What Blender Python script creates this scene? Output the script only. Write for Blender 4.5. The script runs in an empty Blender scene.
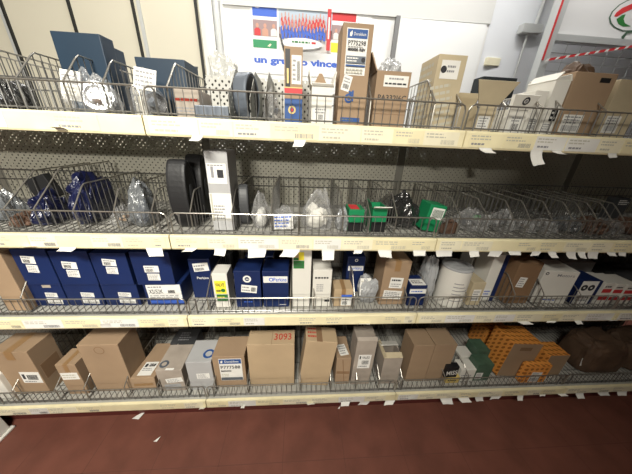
import bpy, bmesh, math, random
from mathutils import Vector, Matrix, noise
random.seed(7)
SC = bpy.context.scene
COLL = SC.collection
rad = math.radians

# ------------------------------------------------------------------ camera (solved from the shelf edges)
F = 238.0
YAW, PIT, ROL = rad(4.6), rad(23.41), rad(2.56)
CAM = Vector((.462, -.823, 1.451))
fw = Vector((math.sin(YAW)*math.cos(PIT), math.cos(YAW)*math.cos(PIT), -math.sin(PIT)))
r0 = Vector((math.cos(YAW), -math.sin(YAW), 0)); u0 = r0.cross(fw)
rv = r0*math.cos(ROL)+u0*math.sin(ROL); uv = -r0*math.sin(ROL)+u0*math.cos(ROL)
cd = bpy.data.cameras.new('camera'); cam = bpy.data.objects.new('camera', cd); COLL.objects.link(cam)
cd.sensor_width = 36; cd.lens = F/632*36; cd.clip_start = .02
cam.matrix_world = Matrix(((rv.x, uv.x, -fw.x, CAM.x), (rv.y, uv.y, -fw.y, CAM.y), (rv.z, uv.z, -fw.z, CAM.z), (0, 0, 0, 1)))
SC.camera = cam

def ray(px, py): return fw + rv*((px-316)/F) - uv*((py-237)/F)
def onY(px, py, Y):                       # point of the plane y = Y seen at a pixel
    d = ray(px, py); return CAM + d*((Y-CAM.y)/d.y)
def onZ(px, py, Z):
    d = ray(px, py); return CAM + d*((Z-CAM.z)/d.z)

# ------------------------------------------------------------------ materials
MATS = {}
def nmat(key):
    m = bpy.data.materials.new(key); m.use_nodes = True; MATS[key] = m
    return m, m.node_tree.nodes, m.node_tree.links, m.node_tree.nodes['Principled BSDF']
def mat(key, col, rough=.6, metal=0., var=.0, scale=8., bump=0., bscale=60., spec=.4, stretch=None):
    if key in MATS: return MATS[key]
    m, N, L, b = nmat(key)
    b.inputs['Base Color'].default_value = (*col, 1); b.inputs['Roughness'].default_value = rough
    b.inputs['Metallic'].default_value = metal; b.inputs['Specular IOR Level'].default_value = spec
    if var or bump:
        tc = N.new('ShaderNodeTexCoord'); mp = N.new('ShaderNodeMapping')
        if stretch: mp.inputs['Scale'].default_value = stretch
        L.new(tc.outputs['Object'], mp.inputs['Vector'])
    if var:
        n = N.new('ShaderNodeTexNoise'); n.inputs['Scale'].default_value = scale; n.inputs['Detail'].default_value = 5
        L.new(mp.outputs['Vector'], n.inputs['Vector'])
        r = N.new('ShaderNodeValToRGB'); r.color_ramp.elements[0].position = .3; r.color_ramp.elements[1].position = .72
        r.color_ramp.elements[0].color = (*[c*(1-var) for c in col], 1)
        r.color_ramp.elements[1].color = (*[min(1, c*(1+var*.6)) for c in col], 1)
        L.new(n.outputs['Fac'], r.inputs['Fac']); L.new(r.outputs['Color'], b.inputs['Base Color'])
    if bump:
        n2 = N.new('ShaderNodeTexNoise'); n2.inputs['Scale'].default_value = bscale; n2.inputs['Detail'].default_value = 3
        L.new(mp.outputs['Vector'], n2.inputs['Vector'])
        bp = N.new('ShaderNodeBump'); bp.inputs['Strength'].default_value = bump; bp.inputs['Distance'].default_value = .004
        L.new(n2.outputs['Fac'], bp.inputs['Height']); L.new(bp.outputs['Normal'], b.inputs['Normal'])
    return m

def perforated(key, col, pitch=.026, hole=.3):
    m, N, L, b = nmat(key)
    b.inputs['Base Color'].default_value = (*col, 1); b.inputs['Roughness'].default_value = .55
    tc = N.new('ShaderNodeTexCoord'); sp = N.new('ShaderNodeSeparateXYZ'); L.new(tc.outputs['Object'], sp.inputs[0])
    def mth(op, a, c=None):
        n = N.new('ShaderNodeMath'); n.operation = op
        for i, s in enumerate((a, c)):
            if s is None: continue
            if isinstance(s, (int, float)): n.inputs[i].default_value = s
            else: L.new(s, n.inputs[i])
        return n.outputs[0]
    sx = mth('ADD', sp.outputs['X'], sp.outputs['Y'])          # the sheets lie along x or along y
    def grid(off):
        a = mth('SUBTRACT', mth('FRACT', mth('ADD', mth('DIVIDE', sx, pitch), off)), .5)
        c = mth('SUBTRACT', mth('FRACT', mth('ADD', mth('DIVIDE', sp.outputs['Z'], pitch), off)), .5)
        return mth('SQRT', mth('ADD', mth('MULTIPLY', a, a), mth('MULTIPLY', c, c)))
    d = mth('MINIMUM', grid(0.), grid(.5))
    k = mth('LESS_THAN', d, hole*.55)
    tr = N.new('ShaderNodeBsdfTransparent'); mx = N.new('ShaderNodeMixShader')
    L.new(k, mx.inputs[0]); L.new(b.outputs[0], mx.inputs[1]); L.new(tr.outputs[0], mx.inputs[2])
    L.new(mx.outputs[0], N['Material Output'].inputs['Surface'])
    return m

def film(key, tint, clear=.6, rough=.12, bump=.5):
    m, N, L, b = nmat(key)
    b.inputs['Base Color'].default_value = (*tint, 1); b.inputs['Roughness'].default_value = rough
    b.inputs['Specular IOR Level'].default_value = .9
    tc = N.new('ShaderNodeTexCoord'); v = N.new('ShaderNodeTexNoise'); v.inputs['Scale'].default_value = 45; v.inputs['Detail'].default_value = 4
    L.new(tc.outputs['Object'], v.inputs['Vector'])
    bp = N.new('ShaderNodeBump'); bp.inputs['Strength'].default_value = bump; bp.inputs['Distance'].default_value = .01
    L.new(v.outputs['Fac'], bp.inputs['Height']); L.new(bp.outputs['Normal'], b.inputs['Normal'])
    tr = N.new('ShaderNodeBsdfTransparent'); mx = N.new('ShaderNodeMixShader'); 
    lw = N.new('ShaderNodeLayerWeight'); lw.inputs['Blend'].default_value = .35; L.new(bp.outputs['Normal'], lw.inputs['Normal'])
    mr = N.new('ShaderNodeMapRange'); mr.inputs['To Min'].default_value = min(.95, clear*1.25); mr.inputs['To Max'].default_value = clear*.35
    L.new(lw.outputs['Facing'], mr.inputs['Value']); L.new(mr.outputs[0], mx.inputs[0])
    L.new(b.outputs[0], mx.inputs[1]); L.new(tr.outputs[0], mx.inputs[2]); L.new(mx.outputs[0], N['Material Output'].inputs['Surface'])
    return m

def dotted(key, base, dot, pitch=.019):
    m, N, L, b = nmat(key); b.inputs['Roughness'].default_value = .5
    tc = N.new('ShaderNodeTexCoord'); v = N.new('ShaderNodeTexVoronoi'); v.voronoi_dimensions = '2D'; v.inputs['Scale'].default_value = 1/pitch; v.inputs['Randomness'].default_value = .12
    r = N.new('ShaderNodeValToRGB'); r.color_ramp.elements[0].position = .27; r.color_ramp.elements[1].position = .33
    r.color_ramp.elements[0].color = (*dot, 1); r.color_ramp.elements[1].color = (*base, 1)
    sp = N.new('ShaderNodeSeparateXYZ'); cb = N.new('ShaderNodeCombineXYZ'); L.new(tc.outputs['Object'], sp.inputs[0])
    for s, t in (('X', 'X'), ('Z', 'Y')):
        ad = N.new('ShaderNodeMath'); ad.operation = 'ADD'; L.new(sp.outputs[s], ad.inputs[0]); L.new(sp.outputs['Y'], ad.inputs[1]); L.new(ad.outputs[0], cb.inputs[t])
    L.new(cb.outputs[0], v.inputs['Vector']); L.new(v.outputs['Distance'], r.inputs['Fac']); L.new(r.outputs['Color'], b.inputs['Base Color'])
    return m

TAN = (.335, .232, .145)
mat('cardboard', TAN, .75, var=.14, scale=5, bump=.08, bscale=40)
mat('cardboard_dark', (.235, .14, .075), .75, var=.16, scale=6, bump=.08, bscale=40)
mat('cardboard_light', (.46, .34, .21), .75, var=.12, scale=5, bump=.08, bscale=40)
mat('cardboard_beige', (.50, .42, .28), .75, var=.12, scale=9, bump=.08, bscale=40)
mat('cardboard_grey', (.36, .31, .26), .75, var=.2, scale=12, bump=.1, bscale=40)
mat('carton_white', (.70, .68, .62), .6, var=.07, scale=6)
mat('carton_grey', (.42, .42, .42), .6, var=.12, scale=6)
mat('navy', (.008, .020, .085), .45, var=.2, scale=6)
mat('teal_blue', (.012, .030, .055), .5, var=.12, scale=4)
mat('blue_print', (.02, .075, .25), .5)
mat('black_card', (.012, .012, .013), .5)
mat('rubber', (.016, .016, .017), .5, bump=.2, bscale=80)
mat('charcoal', (.05, .052, .055), .45, var=.2)
mat('steel_blue', (.14, .16, .19), .4, metal=.3, var=.15)
mat('ink', (.03, .03, .035), .7)
mat('grey_ink', (.25, .25, .26), .7)
mat('faint_ink', (.48, .46, .38), .7)
mat('red_ink', (.45, .05, .03), .7)
mat('red_print', (.55, .04, .045), .55)
mat('yellow_print', (.85, .72, .05), .55)
mat('green_print', (.03, .17, .04), .55)
mat('green_box', (.008, .20, .075), .45)
mat('green_dark', (.07, .13, .085), .5, var=.3, scale=20)
mat('orange_print', (.75, .30, .05), .55)
mat('paper', (.74, .73, .69), .7, var=.06, scale=20)
mat('paper_cream', (.80, .75, .56), .7, var=.06, scale=20)
mat('tape', (.28, .17, .08), .3)
mat('rail', (.80, .725, .47), .55, var=.1, scale=14)
mat('deck', (.42, .41, .37), .5, var=.15, scale=9)
mat('wire', (.22, .215, .205), .35, metal=.6, var=.25, scale=30)
mat('wire_bright', (.40, .38, .34), .3, metal=.8)
mat('foil', (.62, .62, .64), .2, metal=.9, bump=1., bscale=70)
mat('plinth', (.10, .022, .018), .5)
mat('frame_paint', (.30, .29, .25), .5)
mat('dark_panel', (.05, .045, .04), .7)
mat('post_dark', (.20, .20, .20), .5)
mat('gold', (.6, .45, .15), .4)
mat('brown_bag', (.11, .066, .04), .7, var=.3, scale=10, bump=.3, bscale=20)
mat('brown_dark', (.10, .055, .035), .6, var=.4, scale=12)
mat('skin_print', (.55, .30, .22), .6)
mat('sky_print', (.42, .50, .58), .6)
mat('mauve_print', (.33, .24, .24), .6)
mat('royal_print', (.05, .13, .55), .55)
mat('green_poster', (.03, .27, .11), .55)
perforated('perforated', (.58, .56, .47), .026, .25)
perforated('perforated_shaded', (.13, .11, .09), .026, .25)  # darker copy of the back sheet, shade put into its colour
perforated('perforated_white', (.46, .455, .42), .026, .33)
perforated('sheet_shaded', (.34, .34, .31), .026, .3)  # white divider sheet darkened, its shade is in the colour
perforated('perforated_rear', (.10, .09, .08), .0213, .46)
film('clear_film', (.55, .55, .55), .72)
film('milky_film', (.55, .55, .52), .3, .25, .5)
film('blue_film', (.006, .009, .045), .06, .28, .8)
film('grey_film', (.16, .17, .18), .25, .2)
film('black_film', (.02, .02, .02), .05, .12, .6)
film('silver_film', (.42, .43, .44), .2, .15, .7)
dotted('orange_dots', (.80, .33, .07), (.36, .12, .02), .03)

# ------------------------------------------------------------------ mesh builder
class MB:
    def __init__(s): s.v, s.f, s.m = [], [], []
    def add(s, vs, fs, mi=0):
        o = len(s.v); s.v += [Vector(v) for v in vs]
        for f in fs: s.f.append([i+o for i in f]); s.m.append(mi)
    def box(s, lo, hi, mi=0, M=None):
        vs = [Vector((x, y, z)) for z in (lo[2], hi[2]) for y in (lo[1], hi[1]) for x in (lo[0], hi[0])]
        if M: vs = [M @ v for v in vs]
        s.add(vs, [(0, 2, 3, 1), (4, 5, 7, 6), (0, 1, 5, 4), (2, 6, 7, 3), (0, 4, 6, 2), (1, 3, 7, 5)], mi)
    def tube(s, path, r, n=5, mi=0):
        path = [Vector(p) for p in path]; rings = []
        for i, p in enumerate(path):
            t = (path[min(i+1, len(path)-1)]-path[max(i-1, 0)]).normalized()
            a = t.orthogonal().normalized() if i == 0 else (A - t*A.dot(t)).normalized()
            A = a; c = t.cross(a)
            rings.append([p+(a*math.cos(k*2*math.pi/n)+c*math.sin(k*2*math.pi/n))*r for k in range(n)])
        vs = [v for R in rings for v in R]; fs = []
        for i in range(len(path)-1):
            for k in range(n): fs.append((i*n+k, i*n+(k+1) % n, (i+1)*n+(k+1) % n, (i+1)*n+k))
        fs += [tuple(range(n))[::-1], tuple((len(path)-1)*n+k for k in range(n))]
        s.add(vs, fs, mi)
    def lathe(s, prof, n=28, mi=0, M=None, mis=None):
        vs, fs = [], []
        for (r, z) in prof:
            for k in range(n):
                v = Vector((r*math.cos(2*math.pi*k/n), r*math.sin(2*math.pi*k/n), z)); vs.append(M @ v if M else v)
        o = len(s.v); s.v += vs
        for i in range(len(prof)-1):
            for k in range(n):
                s.f.append([o+i*n+k, o+i*n+(k+1) % n, o+(i+1)*n+(k+1) % n, o+(i+1)*n+k]); s.m.append(mis[i] if mis else mi)
        s.f.append([o+k for k in range(n)][::-1]); s.m.append(mis[0] if mis else mi)
        s.f.append([o+(len(prof)-1)*n+k for k in range(n)]); s.m.append(mis[-1] if mis else mi)
    def prism(s, poly, z0, z1, mi=0, M=None):
        n = len(poly); vs = [Vector((x, y, z)) for z in (z0, z1) for x, y in poly]
        if M: vs = [M @ v for v in vs]
        s.add(vs, [tuple(range(n))[::-1], tuple(range(n, 2*n))]+[(i, (i+1) % n, n+(i+1) % n, n+i) for i in range(n)], mi)
    def build(s, name, mats, parent=None, bevel=0, smooth=False, loc=None):
        if not isinstance(mats, (list, tuple)): mats = [mats]
        me = bpy.data.meshes.new(name); me.from_pydata(s.v, [], s.f)
        for k in mats: me.materials.append(MATS[k])
        me.polygons.foreach_set('material_index', s.m)
        bm = bmesh.new(); bm.from_mesh(me)
        bmesh.ops.recalc_face_normals(bm, faces=bm.faces)
        if bevel: bmesh.ops.bevel(bm, geom=bm.edges[:], offset=bevel, segments=2, affect='EDGES', profile=.6)
        if smooth:
            for f in bm.faces: f.smooth = True
        bm.to_mesh(me); bm.free()
        o = bpy.data.objects.new(name, me); COLL.objects.link(o)
        if parent: o.parent = parent
        if loc: o.location = loc
        return o

def tag(o, label=None, cat=None, group=None, kind=None):
    if label: o['label'] = label
    if cat: o['category'] = cat
    if group: o['group'] = group
    if kind: o['kind'] = kind
    return o
def empty(name, loc, rot=(0, 0, 0)):
    o = bpy.data.objects.new(name, None); COLL.objects.link(o); o.location = loc; o.rotation_euler = rot
    o.empty_display_size = .05
    return o
def structure(name, o=None):
    o['kind'] = 'structure'; return o

TXT = {}
def text_shape(s, bold=False):
    k = (s, bold)
    if k not in TXT:
        c = bpy.data.curves.new('t', 'FONT'); c.body = s; c.size = 1; c.resolution_u = 2
        if bold: c.offset = .05 if len(s) > 10 else .012
        o = bpy.data.objects.new('t', c); COLL.objects.link(o)
        dg = bpy.context.evaluated_depsgraph_get(); me = o.evaluated_get(dg).to_mesh()
        vs = [v.co.copy() for v in me.vertices]; fs = [tuple(p.vertices) for p in me.polygons]
        o.evaluated_get(dg).to_mesh_clear(); bpy.data.objects.remove(o); bpy.data.curves.remove(c)
        x0, x1 = min(v.x for v in vs), max(v.x for v in vs); y0, y1 = min(v.y for v in vs), max(v.y for v in vs)
        TXT[k] = ([((v.x-x0)/(y1-y0), (v.y-y0)/(y1-y0)) for v in vs], fs, (x1-x0)/(y1-y0))
    return TXT[k]

def decal(parent, name, frame, rect, base, items=(), rot=0, label=None, thick=.0008):
    """a sheet of paper or print on a face: frame = (origin, u, v, normal, W, H), rect in fractions of the face"""
    O, U, V, N, W, H = frame
    u0_, v0_, u1_, v1_ = rect
    w, h = (u1_-u0_)*W, (v1_-v0_)*H
    c = O+U*((u0_+u1_)/2*W)+V*((v0_+v1_)/2*H)
    a = rad(rot); Ur = U*math.cos(a)+V*math.sin(a); Vr = -U*math.sin(a)+V*math.cos(a)
    def pt(x, y, k): return c+Ur*((x-.5)*w)+Vr*((y-.5)*h)+N*k
    keys = [base] if base else []
    def mi(k):
        if k not in keys: keys.append(k)
        return keys.index(k)
    b = MB(); t = .0003 if not base else thick
    if base:
        q = [(0, 0), (1, 0), (1, 1), (0, 1)]
        b.add([pt(x, y, .0001) for x, y in q]+[pt(x, y, thick) for x, y in q],
              [(3, 2, 1, 0), (4, 5, 6, 7), (0, 1, 5, 4), (1, 2, 6, 5), (2, 3, 7, 6), (3, 0, 4, 7)])
    def rc(x0, y0, x1, y1, m, k): b.add([pt(x0, y0, k), pt(x1, y0, k), pt(x1, y1, k), pt(x0, y1, k)], [(0, 1, 2, 3)], mi(m))
    for it in items:
        t += .0004
        if it[0] == 'r': rc(*it[1:5], it[5], t)
        elif it[0] == 'b':
            x = it[1]
            while x < it[3]:
                d = random.choice((.012, .02, .03))*(it[3]-it[1])*1.6; rc(x, it[2], min(x+d, it[3]), it[4], it[5] if len(it) > 5 else 'ink', t); x += d+.022*(it[3]-it[1])*1.5
        elif it[0] == 'l':
            n = it[5]; dy = (it[4]-it[2])/n
            for i in range(n):
                y = it[2]+dy*(i+.25); x = it[1]; end = it[3]-(it[3]-it[1])*random.random()*.3
                while x < end:
                    d = (it[3]-it[1])*random.uniform(.08, .22); rc(x, y, min(x+d, end), y+dy*.45, it[6] if len(it) > 6 else 'grey_ink', t); x += d+(it[3]-it[1])*.04
        elif it[0] == 't':
            vs, fs, asp = text_shape(it[1], len(it) > 7); hh = it[4]*h; ww = asp*hh; mw = it[6]*w if len(it) > 6 and it[6] else ww
            sx = min(1, mw/ww) if not (len(it) > 7 and it[7] == 'fit') else mw/ww
            b.add([pt(it[2], it[3], t)+Ur*(x*hh*sx)+Vr*(y*hh) for x, y in vs], fs, mi(it[5]))
        elif it[0] == 'c':
            n = 18; rr = it[3]*h; ri = (it[5] if len(it) > 5 else 0)*h
            ps = [(math.cos(2*math.pi*i/n), math.sin(2*math.pi*i/n)) for i in range(n)]
            cc = pt(it[1], it[2], t)
            if ri: b.add([cc+Ur*x*rr+Vr*y*rr for x, y in ps]+[cc+Ur*x*ri+Vr*y*ri for x, y in ps], [(i, (i+1) % n, n+(i+1) % n, n+i) for i in range(n)], mi(it[4]))
            else: b.add([cc+Ur*x*rr+Vr*y*rr for x, y in ps], [tuple(range(n))], mi(it[4]))
        elif it[0] == 'p': b.add([pt(x, y, t) for x, y in it[1]], [tuple(range(len(it[1])))], mi(it[2]))
    me = bpy.data.meshes.new(name); me.from_pydata(b.v, [], b.f)
    for k in keys: me.materials.append(MATS[k])
    me.polygons.foreach_set('material_index', b.m)
    o = bpy.data.objects.new(name, me); COLL.objects.link(o); o.parent = parent
    if label: o['label'] = label
    return o

# ------------------------------------------------------------------ shelf levels
RAIL = {1: 1.453, 2: 1.069, 3: .698, 4: .15}        # middle of each front rail
DECK = {k: z+.022 for k, z in RAIL.items()}          # where things stand
SHN = {1: 'top', 2: 'second', 3: 'third', 4: 'bottom'}
DEPTH = .46
GRID = .004                                          # wires of the basket floor lie on the deck
ITEMS = {1: [], 2: [], 3: [], 4: []}

def faces(w, d, h):
    X, Y, Z = Vector((1, 0, 0)), Vector((0, 1, 0)), Vector((0, 0, 1))
    return {'front': (Vector((-w/2, -d/2, 0)), X, Z, -Y, w, h), 'top': (Vector((-w/2, -d/2, h)), X, Y, Z, w, d),
            'right': (Vector((w/2, -d/2, 0)), Y, Z, X, d, h), 'left': (Vector((-w/2, d/2, 0)), -Y, Z, -X, d, h)}

STD = [('b', .1, .12, .9, .42, 'grey_ink'), ('l', .08, .5, .92, .95, 3)]
TXTL = [('l', .08, .08, .92, .92, 4)]

def carton(short, label, cat, sh, tl, tr, Y, d, m, zb=None, yaw=0, roll=0, tilt=0, stickers=(), tape=None, top='closed', flaps=(),
           name='carton', group=None, ztop=None, seam=False, bevel=.0025):
    """tl / tr: where the photo shows the top corners of the front face"""
    a, b = onY(*tl, Y), onY(*tr, Y)
    zb = DECK[sh]+GRID if zb is None else zb
    zt = ztop or (a.z+b.z)/2
    w, h, cx = b.x-a.x, zt-zb, (a.x+b.x)/2
    lift = abs(math.sin(rad(roll)))*w/2+abs(math.sin(rad(tilt)))*d/2
    if roll: cx -= math.sin(rad(roll))*h
    root = empty(name, (cx, Y+d/2, zb+lift), (rad(tilt), rad(roll), rad(yaw)))
    tag(root, label, cat, group)
    if sh: ITEMS[sh].append((cx, short))
    fr = faces(w, d, h)
    B = MB(); tk = .004
    if top == 'closed':
        B.box((-w/2, -d/2, 0), (w/2, d/2, h)); B.build('body', m, root, bevel)
    else:
        for lo, hi in (((-w/2, -d/2, 0), (w/2, d/2, tk)), ((-w/2, -d/2, tk), (w/2, -d/2+tk, h)), ((-w/2, d/2-tk, tk), (w/2, d/2, h)),
                       ((-w/2, -d/2+tk, tk), (-w/2+tk, d/2-tk, h)), ((w/2-tk, -d/2+tk, tk), (w/2, d/2-tk, h))): B.box(lo, hi)
        B.build('body', m, root)
    for (side, length, ang, *rest) in flaps:          # hinged on the top edge; ang 0 = upright, + = outward
        fm = rest[0] if rest else m; flare = rest[1] if len(rest) > 1 else 0
        a_ = rad(ang); q = MB()
        if side in ('front', 'back'):
            s = -1 if side == 'front' else 1
            o_ = Vector((0, s*d/2, h)); U = Vector((1, 0, 0)); W_ = w
            D = Vector((0, s*math.sin(a_), math.cos(a_))); N_ = Vector((0, s*math.cos(a_), -math.sin(a_)))
        else:
            s = -1 if side == 'left' else 1
            o_ = Vector((s*w/2, 0, h)); U = Vector((0, 1, 0)); W_ = d
            D = Vector((s*math.sin(a_), 0, math.cos(a_))); N_ = Vector((s*math.cos(a_), 0, -math.sin(a_)))
        ps = [o_-U*W_/2, o_+U*W_/2, o_+U*(W_/2+flare)+D*length, o_-U*(W_/2+flare)+D*length]
        q.add([p+N_*.0002 for p in ps]+[p+N_*.0035 for p in ps], [(0, 1, 2, 3), (7, 6, 5, 4), (0, 4, 5, 1), (1, 5, 6, 2), (2, 6, 7, 3), (3, 7, 4, 0)])
        q.build('flap', fm, root)
    if tape and top == 'closed':
        q = MB(); tw = min(.05, w*.22); e = .0009
        q.box((-tw/2, -d/2-.0003, h-.0002), (tw/2, d/2, h+e)); q.box((-tw/2, -d/2-e, h-.05 if h > .1 else h*.6), (tw/2, -d/2-.0002, h+e))
        q.build('tape', tape, root)
    if seam: decal(root, 'seam', fr['top'], (.49, .02, .51, .98), 'cardboard_dark', thick=.0012)
    for st in stickers:
        face, rect, base, items = st[:4]
        decal(root, st[6] if len(st) > 6 else 'label', fr[face], rect, base, items, st[4] if len(st) > 4 else 0, st[5] if len(st) > 5 else None)
    return root

def crumple(w, d, h, seed, pinch=.4, sub=4, amp=.16, boxy=.75):
    """a creased closed skin: flat facets between sharp folds, folds gathering towards the neck"""
    bm = bmesh.new(); bmesh.ops.create_icosphere(bm, subdivisions=sub, radius=1)
    off = Vector((seed*3.7, seed*1.9, seed*5.3)); k1 = 5+seed % 4
    vs = []
    for v in bm.verts:
        p = v.co.copy()
        for i in range(3): p[i] = math.copysign(abs(p[i])**boxy, p[i])
        t = (p.z+1)/2; th = math.atan2(p.y, p.x)
        dd = noise.voronoi(v.co*1.7+off)[0]; d2 = noise.voronoi(v.co*4.2+off*1.7)[0]
        k = 1+amp*(1.5*(.42-dd[0])+.8*(.4-d2[0])+1.0*noise.noise(v.co*1.3+off))
        k *= 1+amp*.9*max(0, t-.3)*math.sin(k1*th+3*noise.noise(v.co*2+off))
        s = 1-pinch*max(0, t-.35)/.65
        x, y, z = p.x*k*s, p.y*k*s, max(0, t-.1)*(1+amp*1.6*(noise.noise(Vector((p.x*2, p.y*2, 0))+off)+.3*(.5-d2[0])))
        vs.append(Vector((x+.25*amp*noise.noise(v.co*.9+off*2)*t*2, y, z)))
    fs = [tuple(q.index for q in f.verts) for f in bm.faces]; bm.free()
    lo = [min(v[i] for v in vs) for i in range(3)]; hi = [max(v[i] for v in vs) for i in range(3)]
    return [Vector(((v.x-lo[0])/(hi[0]-lo[0])*w-w/2, (v.y-lo[1])/(hi[1]-lo[1])*d-d/2, (v.z-lo[2])/(hi[2]-lo[2])*h)) for v in vs], fs

def bag(short, label, cat, sh, pl, pr, pt, Y, d, m, seed, contents=(), stick=None, zb=None, pinch=.4, amp=.16, yaw=0, name='plastic_bag', group=None, smooth=False, boxy=.75):
    """pl / pr: pixel columns of the sides half way up, pt: pixel row of the top"""
    zb = DECK[sh]+GRID if zb is None else zb
    zt = onY((pl+pr)/2, pt, Y+d/2).z; h = zt-zb
    import_z = zb+h*.45
    # column -> x at that height
    def colx(px):
        lo_, hi_ = 0., 474.
        for _ in range(40):
            mid = (lo_+hi_)/2
            if onY(px, mid, Y+d/2).z > import_z: lo_ = mid
            else: hi_ = mid
        return onY(px, lo_, Y+d/2).x
    x0, x1 = colx(pl), colx(pr); w = x1-x0
    root = empty(name, ((x0+x1)/2, Y+d/2, zb), (0, 0, rad(yaw))); tag(root, label, cat, group)
    ITEMS[sh].append(((x0+x1)/2, short))
    B = MB(); vs, fs = crumple(w, d, h, seed, pinch, 4, amp*1.5, boxy); B.add(vs, fs); B.build('film', m, root, smooth=smooth)
    for i, (kind, key, n) in enumerate(contents):
        rnd = random.Random(seed*31+i)
        for j in range(n):
            C = MB(); cx = rnd.uniform(-.22, .22)*w; cy = rnd.uniform(-.15, .15)*d
            if kind == 'ring':
                R = min(w, h)*.27; r_ = R*.32; M = Matrix.Translation((cx, cy, R+r_+.006)) @ Matrix.Rotation(rad(rnd.uniform(50, 80)), 4, 'X') @ Matrix.Rotation(rad(25), 4, 'Y')
                C.lathe([(R-r_, -r_*.8), (R-r_*.3, -r_), (R+r_*.6, -r_), (R+r_, -r_*.4), (R+r_, r_*.4), (R+r_*.6, r_), (R-r_*.3, r_), (R-r_, r_*.8)], 26, 0, M)
                C.build('ring', key, root, smooth=False)
            elif kind == 'bit':
                s = min(w, h)*rnd.uniform(.12, .2); M = Matrix.Translation((cx, cy, s+.006+rnd.uniform(0, .3)*h)) @ Matrix.Rotation(rnd.uniform(0, 3), 4, Vector((rnd.random(), rnd.random(), .3)).normalized())
                C.box((-s*.75, -s*.5, -s*.6), (s*.75, s*.5, s*.6), 0, M); C.build('packed_piece', key, root, bevel=.003)
            elif kind == 'lump':
                vs, fs = crumple(w*.62, d*.6, h*.5, seed+9+j, .3, 3, .2); C.add([v+Vector((cx*.3, 0, .004)) for v in vs], fs); C.build('contents', key, root, smooth=True)
    if stick:
        rect, base, items = stick[:3]
        fr = (Vector((-w/2, -d*.40, 0)), Vector((1, 0, 0)), Vector((0, .2, 1)).normalized(), Vector((0, -1, .2)).normalized(), w, h)
        decal(root, 'label', fr, rect, base, items, stick[3] if len(stick) > 3 else 0)
    return root

# ------------------------------------------------------------------ room shell
mat('floor_tile', (.16, .058, .040), .5, var=.25, scale=7, bump=.12, bscale=30)
mat('wall_white', (.80, .80, .78), .7, var=.03, scale=2)
mat('wall_blueish', (.70, .72, .75), .7, var=.04, scale=2)
mat('soffit', (.62, .62, .60), .7)
mat('panel_cream', (.66, .62, .50), .6, var=.03, scale=2)
mat('gasket', (.02, .02, .018), .6)
mat('pipe_grey', (.50, .51, .50), .5)
mat('door_white', (.80, .81, .80), .5)
mat('dark_opening', (.015, .02, .022), .6)
mat('post_grey', (.50, .52, .52), .45, metal=.2)
mat('ceiling_paint', (.7, .7, .68), .8)
mat('mesh_wire', (.42, .43, .44), .4, metal=.5)
mat('banner', (.62, .62, .62), .6)
mat('blocker_paint', (.16, .14, .12), .7)
mat('grout', (.125, .047, .034), .7)

YW = 1.60                                            # wall behind the shelving
def slab(name, lo, hi, m, bevel=0):
    b = MB(); b.box(lo, hi); o = b.build(name, m, bevel=bevel); o['kind'] = 'structure'; return o
# tiled floor: red tiles with thin joints as shallow relief
b = MB(); b.box((-5, -5, -.05), (6, YW, 0), 0)
t = .30
x = -5
while x < 6:
    b.box((x-.0015, -5, 0), (x+.0015, YW, .0004), 1); x += t
y = -5
while y < YW:
    b.box((-5, y-.0015, 0), (6, y+.0015, .0004), 1); y += t
structure('floor', b.build('floor', ['floor_tile', 'grout']))
slab('ceiling', (-5, -5, 3.4), (6, YW+.1, 3.5), 'ceiling_paint')
xa = onY(205, 60, YW).x                              # where the cream partition ends
xc = onY(484, 45, YW).x                              # corner of the white wall
slab('wall_left', (-5, YW-.02, 0), (xa, YW+.08, 3.4), 'panel_cream')
slab('wall_back', (xa, YW, 0), (xc, YW+.08, 3.4), 'wall_white')
# the wall runs on to the right, a little nearer
b = MB(); b.prism([(xc, YW), (6, YW-.55), (6, YW-.4), (xc, YW+.08)], 0, 3.4)
structure('wall_right', b.build('wall_right', 'wall_blueish'))
# unseen blocker added to shade the lower shelves and the right side
b = MB(); b.box((-5, -2.8, 0), (.62, -2.7, 1.38)); b.box((.62, -2.8, 0), (6, -2.7, 3.4))
structure('light_blocker', b.build('light_blocker', 'blocker_paint'))
# soffit band above the white wall
z_s = onY(222, 3, YW-.03).z; z_s2 = onY(480, 22, YW-.03).z
b = MB(); X0, X1 = onY(222, 3, YW-.03).x, xc
b.prism([(X0, z_s), (X1, z_s2), (X1, 3.39), (X0, 3.39)], 0, .014, 0, Matrix(((1, 0, 0, 0), (0, 0, -1, YW), (0, 1, 0, 0), (0, 0, 0, 1))))
structure('trim_1', b.build('trim_1', 'soffit'))
# black gaskets between the partition panels
for i, (p0, p1, w) in enumerate((((0, 8), (21, 52), .008), ((66, 0), (77, 30), .009), ((131, 0), (143, 56), .009), ((194, 0), (204, 68), .010))):
    a, c = onY(*p0, YW-.03), onY(*p1, YW-.03)
    slab('trim_%d' % (i+2), ((a.x+c.x)/2-w, YW-.034, 0), ((a.x+c.x)/2+w, YW-.021, 3.39), 'gasket')
for i, px in enumerate((4, 137)):
    a = onY(px, 20, YW-.03); slab('trim_%d' % (i+6), (a.x-.012+.03*i, YW-.03, 0), (a.x+.012+.03*i, YW-.021, 3.39), 'pipe_grey')
# white column beside the partition, grey pipe strip next to it
a, c = onY(206, 30, YW-.05), onY(222, 30, YW-.05)
slab('trim_8', (a.x, YW-.05, 0), (c.x-.06, YW-.001, 3.39), 'wall_white')
b = MB(); b.tube([(c.x-.035, YW-.03, .01), (c.x-.035, YW-.03, 3.39)], .024, 14)
o = b.build('drain_pipe', 'pipe_grey', smooth=True); tag(o, 'grey vertical pipe on the white wall left of the poster', 'pipe')
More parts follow.
